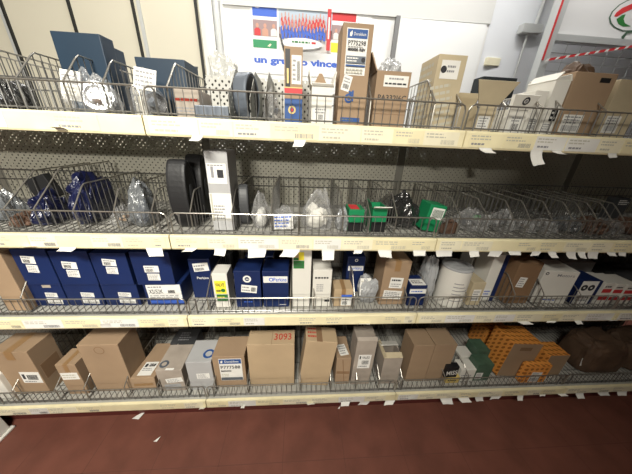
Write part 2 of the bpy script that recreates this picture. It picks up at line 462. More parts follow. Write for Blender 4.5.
# door-like white panel and its grey edge post
a, c = onY(399, 16, YW-.02), onY(393, 58, YW-.02)
slab('trim_9', (a.x-.022, YW-.03, 0), (a.x+.012, YW-.001, a.z), 'post_dark')
d1 = slab('door_1', (a.x+.013, YW-.022, 0), (xc-.03, YW-.001, a.z-.01), 'door_white')
# small cream plaque and dark low opening right of it
def block(name, p0, p1, Y, th, m, label, cat, bevel=.004):
    a, c = onY(p0[0], p0[1], Y), onY(p1[0], p1[1], Y)
    b = MB(); b.box((min(a.x, c.x), Y, min(a.z, c.z)), (max(a.x, c.x), Y+th, max(a.z, c.z)))
    o = b.build(name, m, bevel=bevel); return tag(o, label, cat)
def wall_y(px, py):
    Y = 1.5
    for _ in range(8): Y = YW-.55*(onY(px, py, Y).x-xc)/(6-xc)
    return Y
b_ = block('wall_plaque', (487.5, 57), (499, 66), wall_y(488, 61)-.022, .03, 'paper_cream', 'small cream plaque on the white wall right of the tall beige carton', 'plaque')
b_ = block('black_case', (484, 76), (511, 100), 1.30, .12, 'dark_opening', 'black case behind the top shelf under the cream wall plaque', 'case')
# conduit with its junction box
CY = wall_y(530, 30)-.03
p = [onY(546, 0, CY), onY(536, 24, CY)]
q = [onY(527, 36, CY), onY(511, 86, CY)]
root = empty('electrical_conduit', (p[1].x, CY, 0)); tag(root, 'grey conduit with junction box left of the striped post', 'conduit')
b = MB(); b.tube([(p[0].x-p[1].x, 0, p[0].z+.35), (0, 0, p[1].z-.05)], .013, 8); b.build('upper_pipe', 'pipe_grey', root)
b = MB(); b.tube([(q[0].x-p[1].x, 0, q[0].z+.02), (q[1].x-p[1].x, 0, .02)], .008, 8); b.build('lower_pipe', 'pipe_grey', root)
a, c = onY(522, 24, CY), onY(538, 35, CY)
b = MB(); b.box((a.x-p[1].x, -.03, c.z), (c.x-p[1].x, .03, a.z)); b.build('junction_box', 'pipe_grey', root, bevel=.006)

# ------------------------------------------------------------------ wire cage on the right with its banner and tape
YC = 1.15
root = empty('wire_cage', (onY(548, 40, YC).x, YC, 0)); tag(root, 'grey steel cage with striped post, beam and wire mesh at right', 'cage')
ox = root.location.x
def L_(px, py, Y=YC): v = onY(px, py, Y); return Vector((v.x-ox, Y-YC, v.z))
a, c = L_(561, 0), L_(537, 76)
xm = (a.x+c.x)/2
b = MB(); b.box((xm-.028, -.03, 0), (xm+.028, .03, 3.38)); b.build('post', 'post_grey', root, bevel=.004)
s0 = L_(556, 0, YC-.031); s1 = L_(540, 60, YC-.031)
b = MB(); b.box((xm-.027, -.0325, s1.z), (xm-.013, -.0302, 3.37)); b.build('red_stripe', 'red_print', root).__setitem__('label', 'red stripe')
bl, br = L_(553, 35), L_(632, 42)
b = MB(); b.tube([(xm+.028, 0, bl.z-.015), (3., 0, bl.z-.015)], .026, 4); b.build('beam', 'post_grey', root)
b = MB(); zt = bl.z-.04
k = 0
z = zt
while z > 1.2:
    b.tube([(xm+.02, .01, z), (3., .01, z)], .0025, 4); z -= .055
x = xm+.06
while x < 3.:
    b.tube([(x, .015, zt), (x, .015, .05)], .0018, 4); x += .11
b.build('wire_mesh', 'mesh_wire', root)
# banner above the beam with its round striped emblem
bz0 = bl.z+.02
root = empty('banner', (ox+xm+.06, YC+.035, bz0)); tag(root, 'pale banner with a red and green emblem above the cage beam', 'banner')
b = MB(); b.box((0, 0, 0), (2.6, .006, .95)); b.build('sheet', 'banner', root)
def bp(px, py):
    v = onY(px, py, YC+.034); return (v.x-root.location.x, v.z-bz0)
def fill(poly, m, k, name):
    q = MB(); q.prism(poly, 0, .001, 0, Matrix(((1, 0, 0, 0), (0, 0, -1, -.0005-k), (0, 1, 0, 0), (0, 0, 0, 1)))); return q.build(name, m, root)
C3 = lambda x, y: bp(500+x/4.788, y/4.788)
# an oval ring of bands: dark outline, white, red upper sweep, green inner crescent
out = [(521, 85), (535, 55), (570, 22), (610, 0), (660, -14), (720, -12), (756, 24), (760, 70), (735, 110), (690, 138), (640, 150), (585, 150), (545, 132), (526, 110)]
def scl(P, s, c=(640, 70)): return [(c[0]+(x-c[0])*s, c[1]+(y-c[1])*s) for x, y in P]
fill([C3(*p) for p in out], 'green_dark', 0, 'emblem_outline')
fill([C3(*p) for p in scl(out, .94)], 'banner', .001, 'emblem_ring')
fill([C3(*p) for p in ((545, 78), (556, 60), (585, 38), (640, 14), (700, 6), (728, 20), (690, 30), (640, 40), (590, 62), (560, 80))], 'red_print', .002, 'emblem_red_band')
fill([C3(*p) for p in ((556, 92), (584, 72), (600, 68), (590, 92), (596, 112), (624, 126), (590, 128), (566, 116))], 'green_print', .0021, 'emblem_green_band')
fill([C3(*p) for p in ((640, 118), (680, 98), (722, 66), (736, 84), (708, 112), (668, 132))], 'green_print', .0022, 'emblem_green_band')
fill([C3(*p) for p in ((580, 176), (604, 152), (634, 146), (640, 152), (606, 162), (590, 186), (612, 200), (604, 206), (584, 196))], 'green_dark', .0015, 'emblem_tail')
# red and white barrier tape across the cage
p0, p1 = L_(546, 60, YC-.04), L_(634, 46, YC-.04)
root = empty('barrier_tape', (p0.x+ox, YC-.04, p0.z)); tag(root, 'red and white barrier tape stretched across the wire cage', 'tape')
b = MB(); d = Vector((p1.x-p0.x, 0, p1.z-p0.z))*1.8; n = 48
up = Vector((-d.z, 0, d.x)).normalized()*.009
for i in range(n):
    q0, q1 = d*(i/n), d*((i+1)/n); off = Vector((.008, 0, 0))
    for s, (mi_) in ((0, 0 if i % 3 else 1),):
        v = [q0-up-off, q1-up-off, q1+up+off, q0+up+off]
        b.add(v+[p+Vector((0, .001, 0)) for p in v], [(0, 1, 2, 3), (7, 6, 5, 4), (0, 4, 5, 1), (2, 6, 7, 3)], mi_)
b.build('strip', ['red_print', 'paper'], root)

# ------------------------------------------------------------------ poster
YP = YW-.003
a, c = onY(250, 5, YP), onY(356, 18, YP)
tl = onY(251, 4, YP); bl = onY(254, 70, YP); tr = onY(371, 12, YP)
root = empty('poster', (tl.x, YP, bl.z)); tag(root, 'team photo poster with blue lettering on the white wall', 'poster')
PW, PH = tr.x-tl.x, tl.z-bl.z
b = MB(); b.box((-.01, -.0015, -.02), (PW+.01, .003, PH+.02)); b.build('sheet', 'door_white', root)
pf = (Vector((0, -.0016, 0)), Vector((1, 0, 0)), Vector((0, 0, 1)), Vector((0, -1, 0)), PW, PH)
def figure(items, x, y, s, shirt, hair='ink', as_=1.):
    items.append(('p', [(x-.5*s*as_, y), (x+.5*s*as_, y), (x+.48*s*as_, y+s*.9), (x+.2*s*as_, y+s*1.15), (x-.2*s*as_, y+s*1.15), (x-.48*s*as_, y+s*.9)], shirt))
    items.append(('p', [(x+math.cos(q)*s*.26*as_, y+s*1.5+math.sin(q)*s*.36) for q in [k*math.pi/5 for k in range(10)]], 'skin_print'))
# three small panels on the left, group photo, three on the right, lettering below
def uvp(px, py):
    v = onY(px, py, YP); return ((v.x-tl.x)/PW, (v.z-bl.z)/PH)
def rect(p0, p1):
    (x0, y0), (x1, y1) = uvp(*p0), uvp(*p1); return (min(x0, x1), min(y0, y1), max(x0, x1), max(y0, y1))
G = lambda x, y: (245+x/5.267, y/5.267)
decal(root, 'blue_panel', pf, rect(G(37, 30), G(168, 92)), 'royal_print', (('p', [(.1, .86), (.22, .8), (.3, .86), (.3, 1), (.26, 1), (.24, .9), (.14, .93)], 'door_white'),))
it = []
for i, (sx, sh_) in enumerate(((.18, 'red_print'), (.5, 'skin_print'), (.86, 'paper'))): figure(it, sx, .02, .42, sh_, as_=.62)
decal(root, 'portrait_panel', pf, rect(G(40, 101), G(170, 196)), 'mauve_print', it)
decal(root, 'green_panel', pf, rect(G(42, 206), G(168, 258)), 'green_poster', (('p', [(.6, .25), (.72, .6), (.78, .5), (.7, .2)], 'paper_cream'),))
it = [('r', 0, .55, 1, 1, 'sky_print'), ('r', 0, .0, 1, .3, 'paper')]
for row, (y, n, s, sh_) in enumerate(((.60, 13, .15, 'red_print'), (.52, 14, .14, 'red_print'), (.37, 13, .16, 'royal_print'), (.24, 13, .17, 'royal_print'))):
    for i in range(n): figure(it, .06+.84*(i+.5*(row % 2)*.6)/n, y+.03*math.sin(i*1.3), s, sh_, as_=.26)
it += [('p', [(.44+.38*math.cos(q), .15+.13*math.sin(q)) for q in [k*math.pi/12 for k in range(24)]], 'door_white'),
       ('l', .25, .13, .62, .23, 1, 'green_print'), ('r', .62, .15, .70, .2, 'red_print'), ('r', .90, .02, .97, .98, 'red_print'), ('r', .92, .3, .95, .8, 'paper')]
decal(root, 'group_photo', pf, rect(G(176, 36), G(450, 282)), 'mauve_print', it)
decal(root, 'red_panel', pf, rect(G(458, 58), G(584, 118)), 'red_print')
it = []
for sx in (.2, .6): figure(it, sx, .02, .4, 'paper', as_=.5)
decal(root, 'portrait_panel', pf, rect(G(455, 130), G(580, 218)), 'mauve_print', it)
decal(root, 'yellow_panel', pf, rect(G(446, 224), G(580, 284)), 'yellow_print')
r_ = (uvp(*G(50, 330))[0], uvp(*G(50, 348))[1], uvp(*G(572, 350))[0], uvp(*G(50, 288))[1])
decal(root, 'lettering', pf, r_, 'door_white', (('t', 'un gruppo vincente', .0, .12, .78, 'royal_print', 1.0, 'fit'),))

# ------------------------------------------------------------------ gondola shelving
BAYS = (-2, -1, 0, 1, 2)
BAYN = {-2: 'far left', -1: 'left', 0: 'middle', 1: 'right', 2: 'far right'}
X0, X1 = -2., 3.
root = empty('shelving_frame', (0, 0, 0)); tag(root, 'grey metal shelving frame with perforated back sheets and dark red plinth', 'shelving')
for i in range(6):
    b = MB(); x = X0+i; b.box((x-.02, DEPTH+.004, 0), (x+.02, DEPTH+.05, 1.44)); b.build('upright', 'frame_paint', root, bevel=.002)
for bay in BAYS:
    b = MB(); b.box((bay+.021, DEPTH+.004, 1.055), (bay+.979, DEPTH+.006, 1.42)); b.build('back_panel', 'perforated', root)
    b = MB(); b.box((bay+.021, DEPTH+.004, .17), (bay+.979, DEPTH+.006, 1.053)); b.build('back_panel', 'perforated_shaded', root).__setitem__('label', 'lower back panel with shade painted in')  # lower panels coloured dark to stand in for deep shade
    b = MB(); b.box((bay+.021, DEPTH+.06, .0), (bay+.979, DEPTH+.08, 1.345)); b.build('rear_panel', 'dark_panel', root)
    b = MB(); b.box((bay+.021, DEPTH+.062, 1.345), (bay+.979, DEPTH+.064, 1.44)); b.build('rear_panel', 'perforated_rear', root)
    b = MB(); b.box((bay+.001, .045, 0), (bay+.999, .06, .118)); b.build('plinth', 'plinth', root)
# perforated back sheet standing on the middle of the top shelf
b = MB(); a, c = onY(205, 75, .30), onY(322, 84, .30); b.box((a.x, .298, DECK[1]+GRID), (c.x, .300, a.z)); q = MB(); q.box((a.x+.01, .306, DECK[1]+GRID), (c.x-.01, .309, a.z-.012))
o = empty('perforated_sheet', (0, 0, 0)); b.build('sheet', 'perforated_white', o); q.build('backing', 'dark_panel', o)
tag(o, 'white perforated back sheet on the top shelf below the poster', 'panel')

def faux_label(parent, x, w, z, y, cream):
    f = (Vector((x, y, z-.021)), Vector((1, 0, 0)), Vector((0, 0, 1)), Vector((0, -1, 0)), w, .042)
    it = [('l', .06, .5, .7, .92, 2, 'faint_ink')]
    if random.random() < .5: it.append(('b', .5, .1, .9, .42, 'grey_ink' if random.random() < .4 else 'faint_ink'))
    else: it.append(('l', .1, .1, .6, .4, 1, 'grey_ink' if random.random() < .3 else 'faint_ink'))
    decal(parent, 'price_label', f, (0, 0, 1, 1), cream, it)

for sh in (1, 2, 3, 4):
    for bay in BAYS:
        if bay == -2 and sh != 4: continue
        z = RAIL[sh]
        root = empty('metal_shelf', (bay, 0, z))
        tag(root, '%s shelf board with cream price rail, %s bay of the shelving' % (SHN[sh], BAYN[bay]), 'shelf', 'shelf boards')
        b = MB(); b.box((.002, 0, -.012), (.998, DEPTH, .022)); b.box((.002, 0, -.026), (.998, .006, -.012)); b.box((.002, .2, -.03), (.998, .23, -.012))
        b.build('deck', 'deck', root)
        b = MB(); pts = [(-.004, -.028), (-.010, -.027), (-.012, -.022), (-.012, .022), (-.010, .027), (-.004, .028)]
        b.prism([(y, zz) for y, zz in pts]+[(0, .028), (0, -.028)], .002, .998, 0, Matrix(((0, 0, 1, 0), (1, 0, 0, 0), (0, 1, 0, 0), (0, 0, 0, 1))))
        rail = b.build('price_rail', 'rail', root)
        x = .015
        while x < .95:
            w = random.uniform(.085, .15); w = min(w, .985-x)
            if w > .04 and random.random() < .86: faux_label(rail, x, w, 0, -.0122, random.choice(('paper_cream', 'rail', 'paper_cream', 'rail', 'paper')))
            x += w+.004

# ------------------------------------------------------------------ wire baskets (front fence, floor grid, back fence)
FH = .083                                            # fence height over the deck
def basket_mesh():
    f = MB(); r = .00125; zt = FH; e = .018
    path = [(.006, .012, .0045), (.006, .012, zt-e), (.006+.3*e, .012, zt-.3*e), (.006+e, .012, zt), (.5, .012, zt), (.994-e, .012, zt), (.994-.3*e, .012, zt-.3*e), (.994, .012, zt-e), (.994, .012, .0045)]
    f.tube(path, .0027, 7, 1)
    f.tube([(.006, .0155, .014), (.994, .0155, .014)], .0024, 6); f.tube([(.006, .0155, .0045), (.994, .0155, .0045)], .0024, 6)
    f.tube([(.036, .012, .0045), (.036, .012, zt-.01), (.03, .012, zt-.003)], .0032, 6); f.tube([(.964, .012, .0045), (.964, .012, zt-.01), (.97, .012, zt-.003)], .0032, 6)
    for i in range(1, 37): f.tube([(.012+i*.0264, .012, .0045), (.012+i*.0264, .012, zt)], r, 5)
    g = MB()
    for i in range(1, 37): g.tube([(.012+i*.0264, .016, .002), (.012+i*.0264, .44, .002)], .0016, 4)
    for y in (.1, .2, .3, .4): g.tube([(.006, y, .002), (.994, y, .002)], .0018, 4)
    k = MB()
    k.tube([(.008, .44, .1), (.992, .44, .1)], .003, 6); k.tube([(.008, .44, .145), (.992, .44, .145)], .003, 6)
    for i in range(0, 38): k.tube([(.012+i*.0264, .44, .0045), (.012+i*.0264, .44, .145)], r, 5)
    return f, g, k
meshes = None
first = None
for sh in (1, 2, 3, 4):
    for bay in BAYS:
        if bay == -2 and sh != 4: continue
        loc = (bay, 0, DECK[sh])
        lab = 'grey wire basket front on the %s shelf, %s bay' % (SHN[sh], BAYN[bay])
        if first is None:
            first = empty('wire_basket', loc); f, g, k = basket_mesh()
            f.build('front_fence', ['wire', 'wire_bright'], first); g.build('floor_grid', 'wire', first); k.build('back_fence', 'wire', first); r_ = first
        else:
            r_ = first.copy(); COLL.objects.link(r_); r_.location = loc
            for ch in first.children:
                q = ch.copy(); COLL.objects.link(q); q.parent = r_
        tag(r_, lab, 'basket', 'wire basket fences')
# ------------------------------------------------------------------ things on the TOP shelf
g = 'boxes on the top shelf'
bag('dark bag', 'dark crumpled bag in the leftmost bin of the top shelf', 'bag', 1, -12, 28, 74, .06, .16, 'black_film', 3, pinch=.3, name='dark_bag')
carton('large blue box', 'large plain dark blue box standing tall on the top shelf', 'box', 1, (49, 30), (99, 34), .16, .06, 'teal_blue', group='plain blue boxes on the top shelf')
carton('small blue box', 'narrow blue box peeking out behind the large blue box', 'box', 1, (101, 44), (109, 46), .30, .08, 'teal_blue', group='plain blue boxes on the top shelf')
carton('low blue box', 'low wide dark blue box with raised lid edge, left of the cream panel joint', 'box', 1, (134, 57), (184, 59), .20, .12, 'teal_blue', group='plain blue boxes on the top shelf', flaps=(('back', .006, 10, 'black_card'),))
bag('bag with foil ring', 'clear plastic bag holding a foil-wrapped ring, before the large blue box', 'bag', 1, 68, 122, 68, .045, .105, 'clear_film', 5, (('ring', 'foil', 1), ('bit', 'charcoal', 2), ('bit', 'brown_bag', 1)), stick=((.05, .28, .40, .92), 'paper', (('r', .05, .8, .95, .84, 'grey_ink'), ('b', .12, .55, .9, .75, 'grey_ink'), ('l', .1, .1, .9, .5, 3, 'faint_ink')), -6), group='clear bags on the top shelf')
bag('bag with black ring', 'clear plastic bag with a white label, before the low blue box', 'bag', 1, 133, 164, 68, .05, .12, 'clear_film', 8, (('ring', 'rubber', 1), ('bit', 'steel_blue', 2)), stick=((.3, .55, .98, .98), 'paper', TXTL, -8), group='clear bags on the top shelf')
carton('red-lettered box', 'brown box with a faded red print band behind the wires', 'box', 1, (172, 88), (198, 90), .05, .12, 'cardboard_grey', stickers=(('front', (.04, .5, .96, .78), None, (('l', 0, .2, 1, .9, 1, 'red_ink'),), 0, None, 'print'), ('front', (.04, .1, .9, .42), None, (('l', 0, 0, 1, 1, 3, 'grey_ink'),), 0, None, 'print')))
carton('flat slate box', 'low flat slate grey box on the top shelf', 'box', 1, (194, 104.5), (228, 106.5), .04, .08, 'steel_blue')
# clear stiff sheet sticking up behind
bag('cloudy bag', 'cloudy plastic bag sticking up left of the poster', 'bag', 1, 210, 241, 50, .33, .08, 'milky_film', 12, pinch=-.5, amp=.1, group='clear bags on the top shelf')
# grey wheel standing on its rim
def wheel(short, label, cat, sh, px, top, Y, ysc, thick, m, hub, yaw, name):
    a = onY(px, top, Y); h = a.z-DECK[sh]-GRID; R = h/2
    root = empty(name, (a.x, Y, DECK[sh]+GRID+R), (0, 0, rad(yaw))); tag(root, label, cat); ITEMS[sh].append((a.x, short))
    Mx = Matrix.Diagonal((1, ysc or 1, 1, 1)) @ Matrix.Rotation(rad(90), 4, 'Y'); t = thick/2
    b = MB(); b.lathe([(R*.3, -t*.9), (R*.86, -t*.9), (R*.93, -t), (R*.98, -t*.93), (R, -t*.7), (R, t*.7), (R*.98, t*.93), (R*.93, t), (R*.86, t*.9), (R*.3, t*.9)], 40, 0, Mx)
    b.build('rim', m, root, smooth=False)
    b = MB(); b.lathe([(R*.18, -t*1.02), (R*.3, -t*.98), (R*.32, t*.98), (R*.18, t*1.05)], 24, 0, Mx); b.build('hub', hub, root)
    if name == 'wheel':
        b = MB(); b.lathe([(R*.84, t*.905), (R*.84, t*.93), (R*.3, t*.96)], 36, 0, Mx); b.build('face', 'rubber', root)
    return root
wheel('grey wheel', 'slate grey wheel with black hub standing on the top shelf', 'wheel', 1, 245, 72, .12, .6, .05, 'steel_blue', 'rubber', -22, 'wheel')
bag('clear bag of fittings', 'clear plastic bag of grey fittings left of the narrow blue and tan carton', 'bag', 1, 263, 281, 86, .04, .12, 'clear_film', 17, (('bit', 'steel_blue', 3), ('bit', 'paper', 1)), group='clear bags on the top shelf')
carton('narrow blue and tan carton', 'narrow tall carton with blue base and red stripe, open at the top', 'box', 1, (284, 46), (303, 47), .05, .09, 'cardboard', top='open', flaps=(('left', .03, 20, 'black_card'), ('back', .012, 5)),
       stickers=(('front', (.06, .5, .32, .97), 'black_card', (('r', .3, .1, .7, .5, 'gold'),), 0, None, 'opening'), ('front', (.40, .54, .93, .90), 'paper', (('b', .55, .12, .85, .8), ('l', .1, .1, .45, .9, 5)), 0),
                 ('front', (0, .40, 1, .50), 'red_print', (('r', 0, .86, 1, 1, 'gold'),), 0, None, 'stripe'), ('front', (0, 0, 1, .345), 'blue_print', (('c', .42, .56, .17, 'gold', .10), ('c', .42, .56, .07, 'red_print'), ('r', .15, .14, .8, .19, 'gold')), 0, None, 'printed_base')))
carton('small white open box', 'small whitish open carton with barcode label, left of tall P775298 carton', 'box', 1, (312, 85), (333, 86), .05, .10, 'carton_white', top='open', flaps=(('back', .05, -5, 'cardboard', -.028), ('left', .04, 10), ('right', .04, 10), ('front', .008, 40)),
       stickers=(('front', (.12, .08, .9, .46), 'paper', (('b', .3, .15, .6, .5), ('l', .08, .55, .92, .95, 2))),))
LOGO = (('r', 0, 0, 1, 1, 'blue_print'), ('p', [(.10, .25), (.22, .25), (.26, .5), (.24, .8), (.18, .62), (.10, .55)], 'paper'), ('t', 'Donaldson', .32, .3, .36, 'paper', .6))
carton('tall P775298 carton', 'tall brown carton with blue-topped label reading P775298', 'box', 1, (343.5, 22), (374.5, 24), .05, .10, 'cardboard', seam=True,
       stickers=(('front', (.14, .53, .84, .955), 'paper', (('r', .03, .79, .97, .98, 'blue_print'), ('p', [(.14, .83), (.22, .83), (.26, .88), (.24, .95), (.19, .92), (.14, .90)], 'paper'), ('t', 'Donaldson', .33, .85, .065, 'paper', .56),
                  ('t', 'P775298', .08, .645, .10, 'ink', .84, 'fit'), ('l', .08, .60, .9, .635, 1), ('t', 'M00000 /REV', .08, .525, .065, 'ink', .84, 'fit'), ('r', .03, .26, .97, .42, 'steel_blue'), ('c', .86, .34, .055, 'ink'), ('l', .08, .28, .7, .4, 2, 'paper'), ('r', .03, .19, .97, .225, 'blue_print'), ('l', .06, .03, .9, .16, 2, 'faint_ink')), 0),
                 ('front', (.10, .37, .40, .525), 'paper', (('l', .1, .5, .9, .9, 2), ('b', .15, .15, .85, .45)), -14),
                 ('front', (.20, .24, .64, .38), None, (('c', .38, .42, .36, 'blue_print', .2), ('c', .38, .42, .14, 'blue_print'), ('r', .60, .2, .74, 1., 'blue_print'), ('p', [(.30, .95), (.60, .9), (.60, .76), (.4, .72)], 'blue_print')), 0, None, 'print'),
                 ('front', (.12, .05, .82, .095), 'blue_print', (('l', .04, .2, .9, .8, 1, 'steel_blue'),), 0, None, 'print')))
c_ = carton('open brown carton', 'brown open carton with handwriting and white crumpled bag in its top', 'box', 1, (377.5, 71), (412, 71.5), .05, .12, 'cardboard', top='open', flaps=(('left', .05, 25), ('back', .028, -12, 'cardboard_dark')),
       stickers=(('front', (.22, .74, .94, .93), 'paper', (('l', .2, .55, .8, .9, 1), ('l', .05, .12, .95, .45, 1, 'ink'))), ('front', (.08, .49, .98, .62), None, (('t', 'PA332I6C', .02, .1, .75, 'ink', .95, 'fit'),), 0, None, 'handwriting'), ('front', (0, .255, 1, .262), 'cardboard_dark', (), 0, None, 'crease')))
v = c_.location; hh = onY(395, 71, .05).z
b = MB(); vs, fs = crumple(.085, .08, .06, 41, .3, 4, .2); b.add(vs, fs); o = b.build('crumpled_bag', 'silver_film', loc=(v.x+.0, v.y, hh-.012)); tag(o, 'crumpled white plastic bag poking out of the open brown carton', 'bag')
b = MB(); b.box((-.05, -.045, 0), (.05, .045, hh-.014-DECK[1]-GRID-.0045)); 
o = b.build('packing_block', 'cardboard_dark', loc=(v.x, v.y, DECK[1]+GRID+.0045)); tag(o, 'brown packing inside the open brown carton under the white bag', 'packing')
carton('tall beige carton', 'tall beige carton with repeated faint lettering and small label', 'box', 1, (440, 53), (468.5, 56), .06, .12, 'cardboard_beige',
       stickers=(('front', (.14, .70, .78, .93), 'paper', (('c', .16, .5, .2, 'ink'), ('l', .34, .3, .9, .8, 2))), ('front', (.0, .05, 1, .66), None, (('l', .02, 0, .98, 1, 7, 'faint_ink'),), 12, None, 'print'), ('left', (.0, .05, 1, .95), None, (('l', .02, 0, .98, 1, 9, 'faint_ink'),), 0, None, 'print')))
carton('beige flared carton', 'beige open carton with a wide flared front flap', 'box', 1, (478, 104), (498, 105), .05, .13, 'cardboard_beige', top='open', flaps=(('front', .068, 18, 'cardboard_beige', .034), ('back', .05, -15, 'cardboard_beige', .01)), stickers=(('front', (.2, .15, .8, .6), 'paper', TXTL),), group=g)
wf = carton('white flared carton', 'white open carton with round logo on its flared front flap', 'box', 1, (511, 109), (528, 110), .05, .13, 'carton_white', top='open', flaps=(('front', .045, 22, 'carton_white', .013),),
       stickers=(('front', (.15, .1, .85, .75), 'paper', (('b', .2, .1, .8, .5), ('l', .1, .6, .9, .95, 2))),), group=g)
fl = [c for c in wf.children if c.name.startswith('flap')][0]
qs = [fl.data.vertices[i].co for i in (4, 5, 6, 7)]
nn = (qs[1]-qs[0]).cross(qs[3]-qs[0]).normalized(); nn = nn if nn.y < 0 else -nn
U_ = (qs[1]-qs[0]); V_ = ((qs[3]+qs[2])-(qs[0]+qs[1]))/2
decal(wf, 'emblem', (qs[0]+nn*.0006, U_.normalized(), V_.normalized(), nn, U_.length, V_.length), (.34, .3, .72, .9), None, (('c', .5, .5, .45, 'ink', .26), ('c', .5, .5, .16, 'grey_ink')))
carton('small white carton', 'small plain white carton between flared white carton and tall white one', 'box', 1, (537, 90), (550, 91), .06, .10, 'carton_white', stickers=(('front', (.2, .1, .8, .4), 'paper', STD),), group=g)
carton('tall white carton', 'tall white carton with raised top flap left of the brown one', 'box', 1, (557, 80), (571.5, 81), .06, .11, 'carton_white', top='open', flaps=(('back', .014, -25, 'carton_white'), ('right', .02, -25, 'carton_white'), ('left', .03, -40, 'carton_white')), stickers=(('front', (.45, .28, .9, .5), 'black_card', (('l', .1, .1, .9, .9, 2, 'paper'),), 0), ('front', (.15, .05, .85, .25), 'paper', TXTL)), group=g)
carton('brown gable carton', 'brown carton with a black hand slot at its top edge', 'box', 1, (577, 72), (620, 73), .06, .12, 'cardboard', stickers=(('front', (.62, .86, .86, .93), 'black_card', (), 0, None, 'hand_slot'), ('front', (.1, .06, .6, .36), 'paper', STD)), group=g)
carton('pale beige carton', 'pale beige carton at the right end of the top shelf', 'box', 1, (622, 79), (652, 81), .06, .12, 'cardboard_beige', stickers=(('front', (.1, .1, .6, .4), 'paper', STD),), group=g)
bag('brown paper bundle', 'brown rounded bundle sticking up behind the tall white carton', 'bundle', 1, 549, 577, 60, .22, .10, 'brown_bag', 23, pinch=0, name='paper_bundle', amp=.06, boxy=.55)

# ------------------------------------------------------------------ SECOND shelf
gb = 'plastic bags on the second shelf'
bag('grey pouch', 'flat grey pouch in the leftmost bin of the second shelf', 'bag', 2, -14, 22, 186, .10, .10, 'grey_film', 30, (('lump', 'charcoal', 1),), group=gb)
bag('dark brown bag', 'small dark brown bag under the tilted black folder', 'bag', 2, 16, 36, 211, .04, .10, 'brown_dark', 31, pinch=.2, group=gb)
carton('tilted black folder', 'flat black folder leaning tilted in a bin on the second shelf', 'folder', 2, (24, 187), (48, 187), .16, .03, 'black_card', zb=DECK[2]+.065, roll=-20, ztop=DECK[2]+.155, name='folder')
bag('lower blue bag', 'crumpled dark blue plastic bag slumped right of the tilted black folder', 'bag', 2, 43, 63, 186, .05, .15, 'blue_film', 32, pinch=.3, amp=.2, group=gb)
bag('large blue bag', 'largest crumpled dark blue plastic bag on the second shelf, beside brown strips', 'bag', 2, 83, 104, 170, .06, .22, 'blue_film', 33, pinch=.2, amp=.16, boxy=.6, group=gb)
bag('brown gasket bag', 'small bag of brown strips right of the large blue bag', 'bag', 2, 116, 131, 205, .05, .11, 'clear_film', 34, (('bit', 'brown_bag', 5), ('bit', 'cardboard', 3)), pinch=.2, group=gb)
bag('grey and blue bag', 'grey plastic bag with blue contents left of the black oval filters', 'bag', 2, 131, 154, 177, .06, .12, 'grey_film', 35, (('lump', 'navy', 1),), pinch=.25, amp=.1, group=gb)
wheel('front black filter', 'black slim oval filter standing upright, the front one of two', 'filter', 2, 177, 159, .09, .36, .066, 'rubber', 'charcoal', 0, 'oval_filter')['group'] = 'black oval filters'
wheel('rear black filter', 'black slim oval filter standing upright, just left of tall grey carton', 'filter', 2, 194, 154, .19, .36, .062, 'rubber', 'charcoal', 0, 'oval_filter')['group'] = 'black oval filters'
carton('tall grey carton', 'tall grey-white carton with two white labels on the second shelf', 'box', 2, (203, 150), (226.5, 152), .05, .12, 'carton_grey',
       stickers=(('front', (.04, .62, .9, .86), 'paper', (('r', .2, .3, .34, .85, 'grey_ink'), ('r', .52, .3, .84, .7, 'ink'), ('l', .06, .86, .9, .98, 1))), ('front', (0, .14, 1, .5), 'paper', (('l', .06, .04, .7, .6, 5), ('r', .04, .0, .12, .98, 'faint_ink')), 0)))
wheel('dark grey disc', 'dark grey oval filter standing just right of tall grey carton', 'filter', 2, 243, 184, .13, .5, .035, 'charcoal', 'rubber', 8, 'oval_filter')['group'] = 'black oval filters'
bag('bag of white parts', 'clear bag holding a white wrapped part over brown contents', 'bag', 2, 251, 269, 190, .05, .12, 'clear_film', 37, (('lump', 'paper', 1), ('bit', 'brown_bag', 3)), pinch=.5, group=gb)
bag('bag with blue print', 'clear bag with white and blue printed card inside', 'bag', 2, 272, 297, 204, .04, .12, 'clear_film', 38, (('bit', 'charcoal', 2),), stick=((.1, .08, .85, .7), 'paper', (('l', .05, .1, .95, .9, 4, 'royal_print'),), 3), pinch=.3, group=gb)
bag('bag of white pieces', 'clear bag filled with white plastic pieces, open twisted top', 'bag', 2, 301, 333, 187, .04, .13, 'clear_film', 39, (('bit', 'carton_white', 12), ('lump', 'carton_white', 1)), pinch=.55, group=gb)
bag('silver bag', 'small silver bag leaning left of the small green box', 'bag', 2, 336, 348, 204, .05, .10, 'silver_film', 40, pinch=.3, group=gb)
gg = 'green boxes on the second shelf'
BK = ('front', (0, 0, 1, .42), 'black_card', (), 0, None, 'black_base')
carton('small green box', 'small green box with red top edge and black base', 'box', 2, (349.5, 209.5), (365, 210), .06, .08, 'green_box', stickers=(BK, ('top', (.1, .1, .7, .9), 'red_print', (), 0, None, 'red_top'), ('front', (.2, .6, .8, .85), None, (('l', 0, 0, 1, 1, 1, 'green_dark'),), 0, None, 'print')), group=gg)
carton('open green box', 'open green box with a tilted white lid flap', 'box', 2, (373.5, 208), (388, 208), .06, .09, 'green_box', top='open', stickers=(BK,), flaps=(('front', .03, 65, 'carton_white', .006), ('left', .02, 20, 'green_box')), group=gg)
bag('large black bag', 'large glossy black bag with white printed line, between green boxes', 'bag', 2, 385, 416, 190, .09, .16, 'black_film', 43, stick=((.36, .04, .86, .2), None, (('l', 0, .1, 1, .9, 1, 'paper'),), 0), pinch=.35, amp=.12, group=gb)
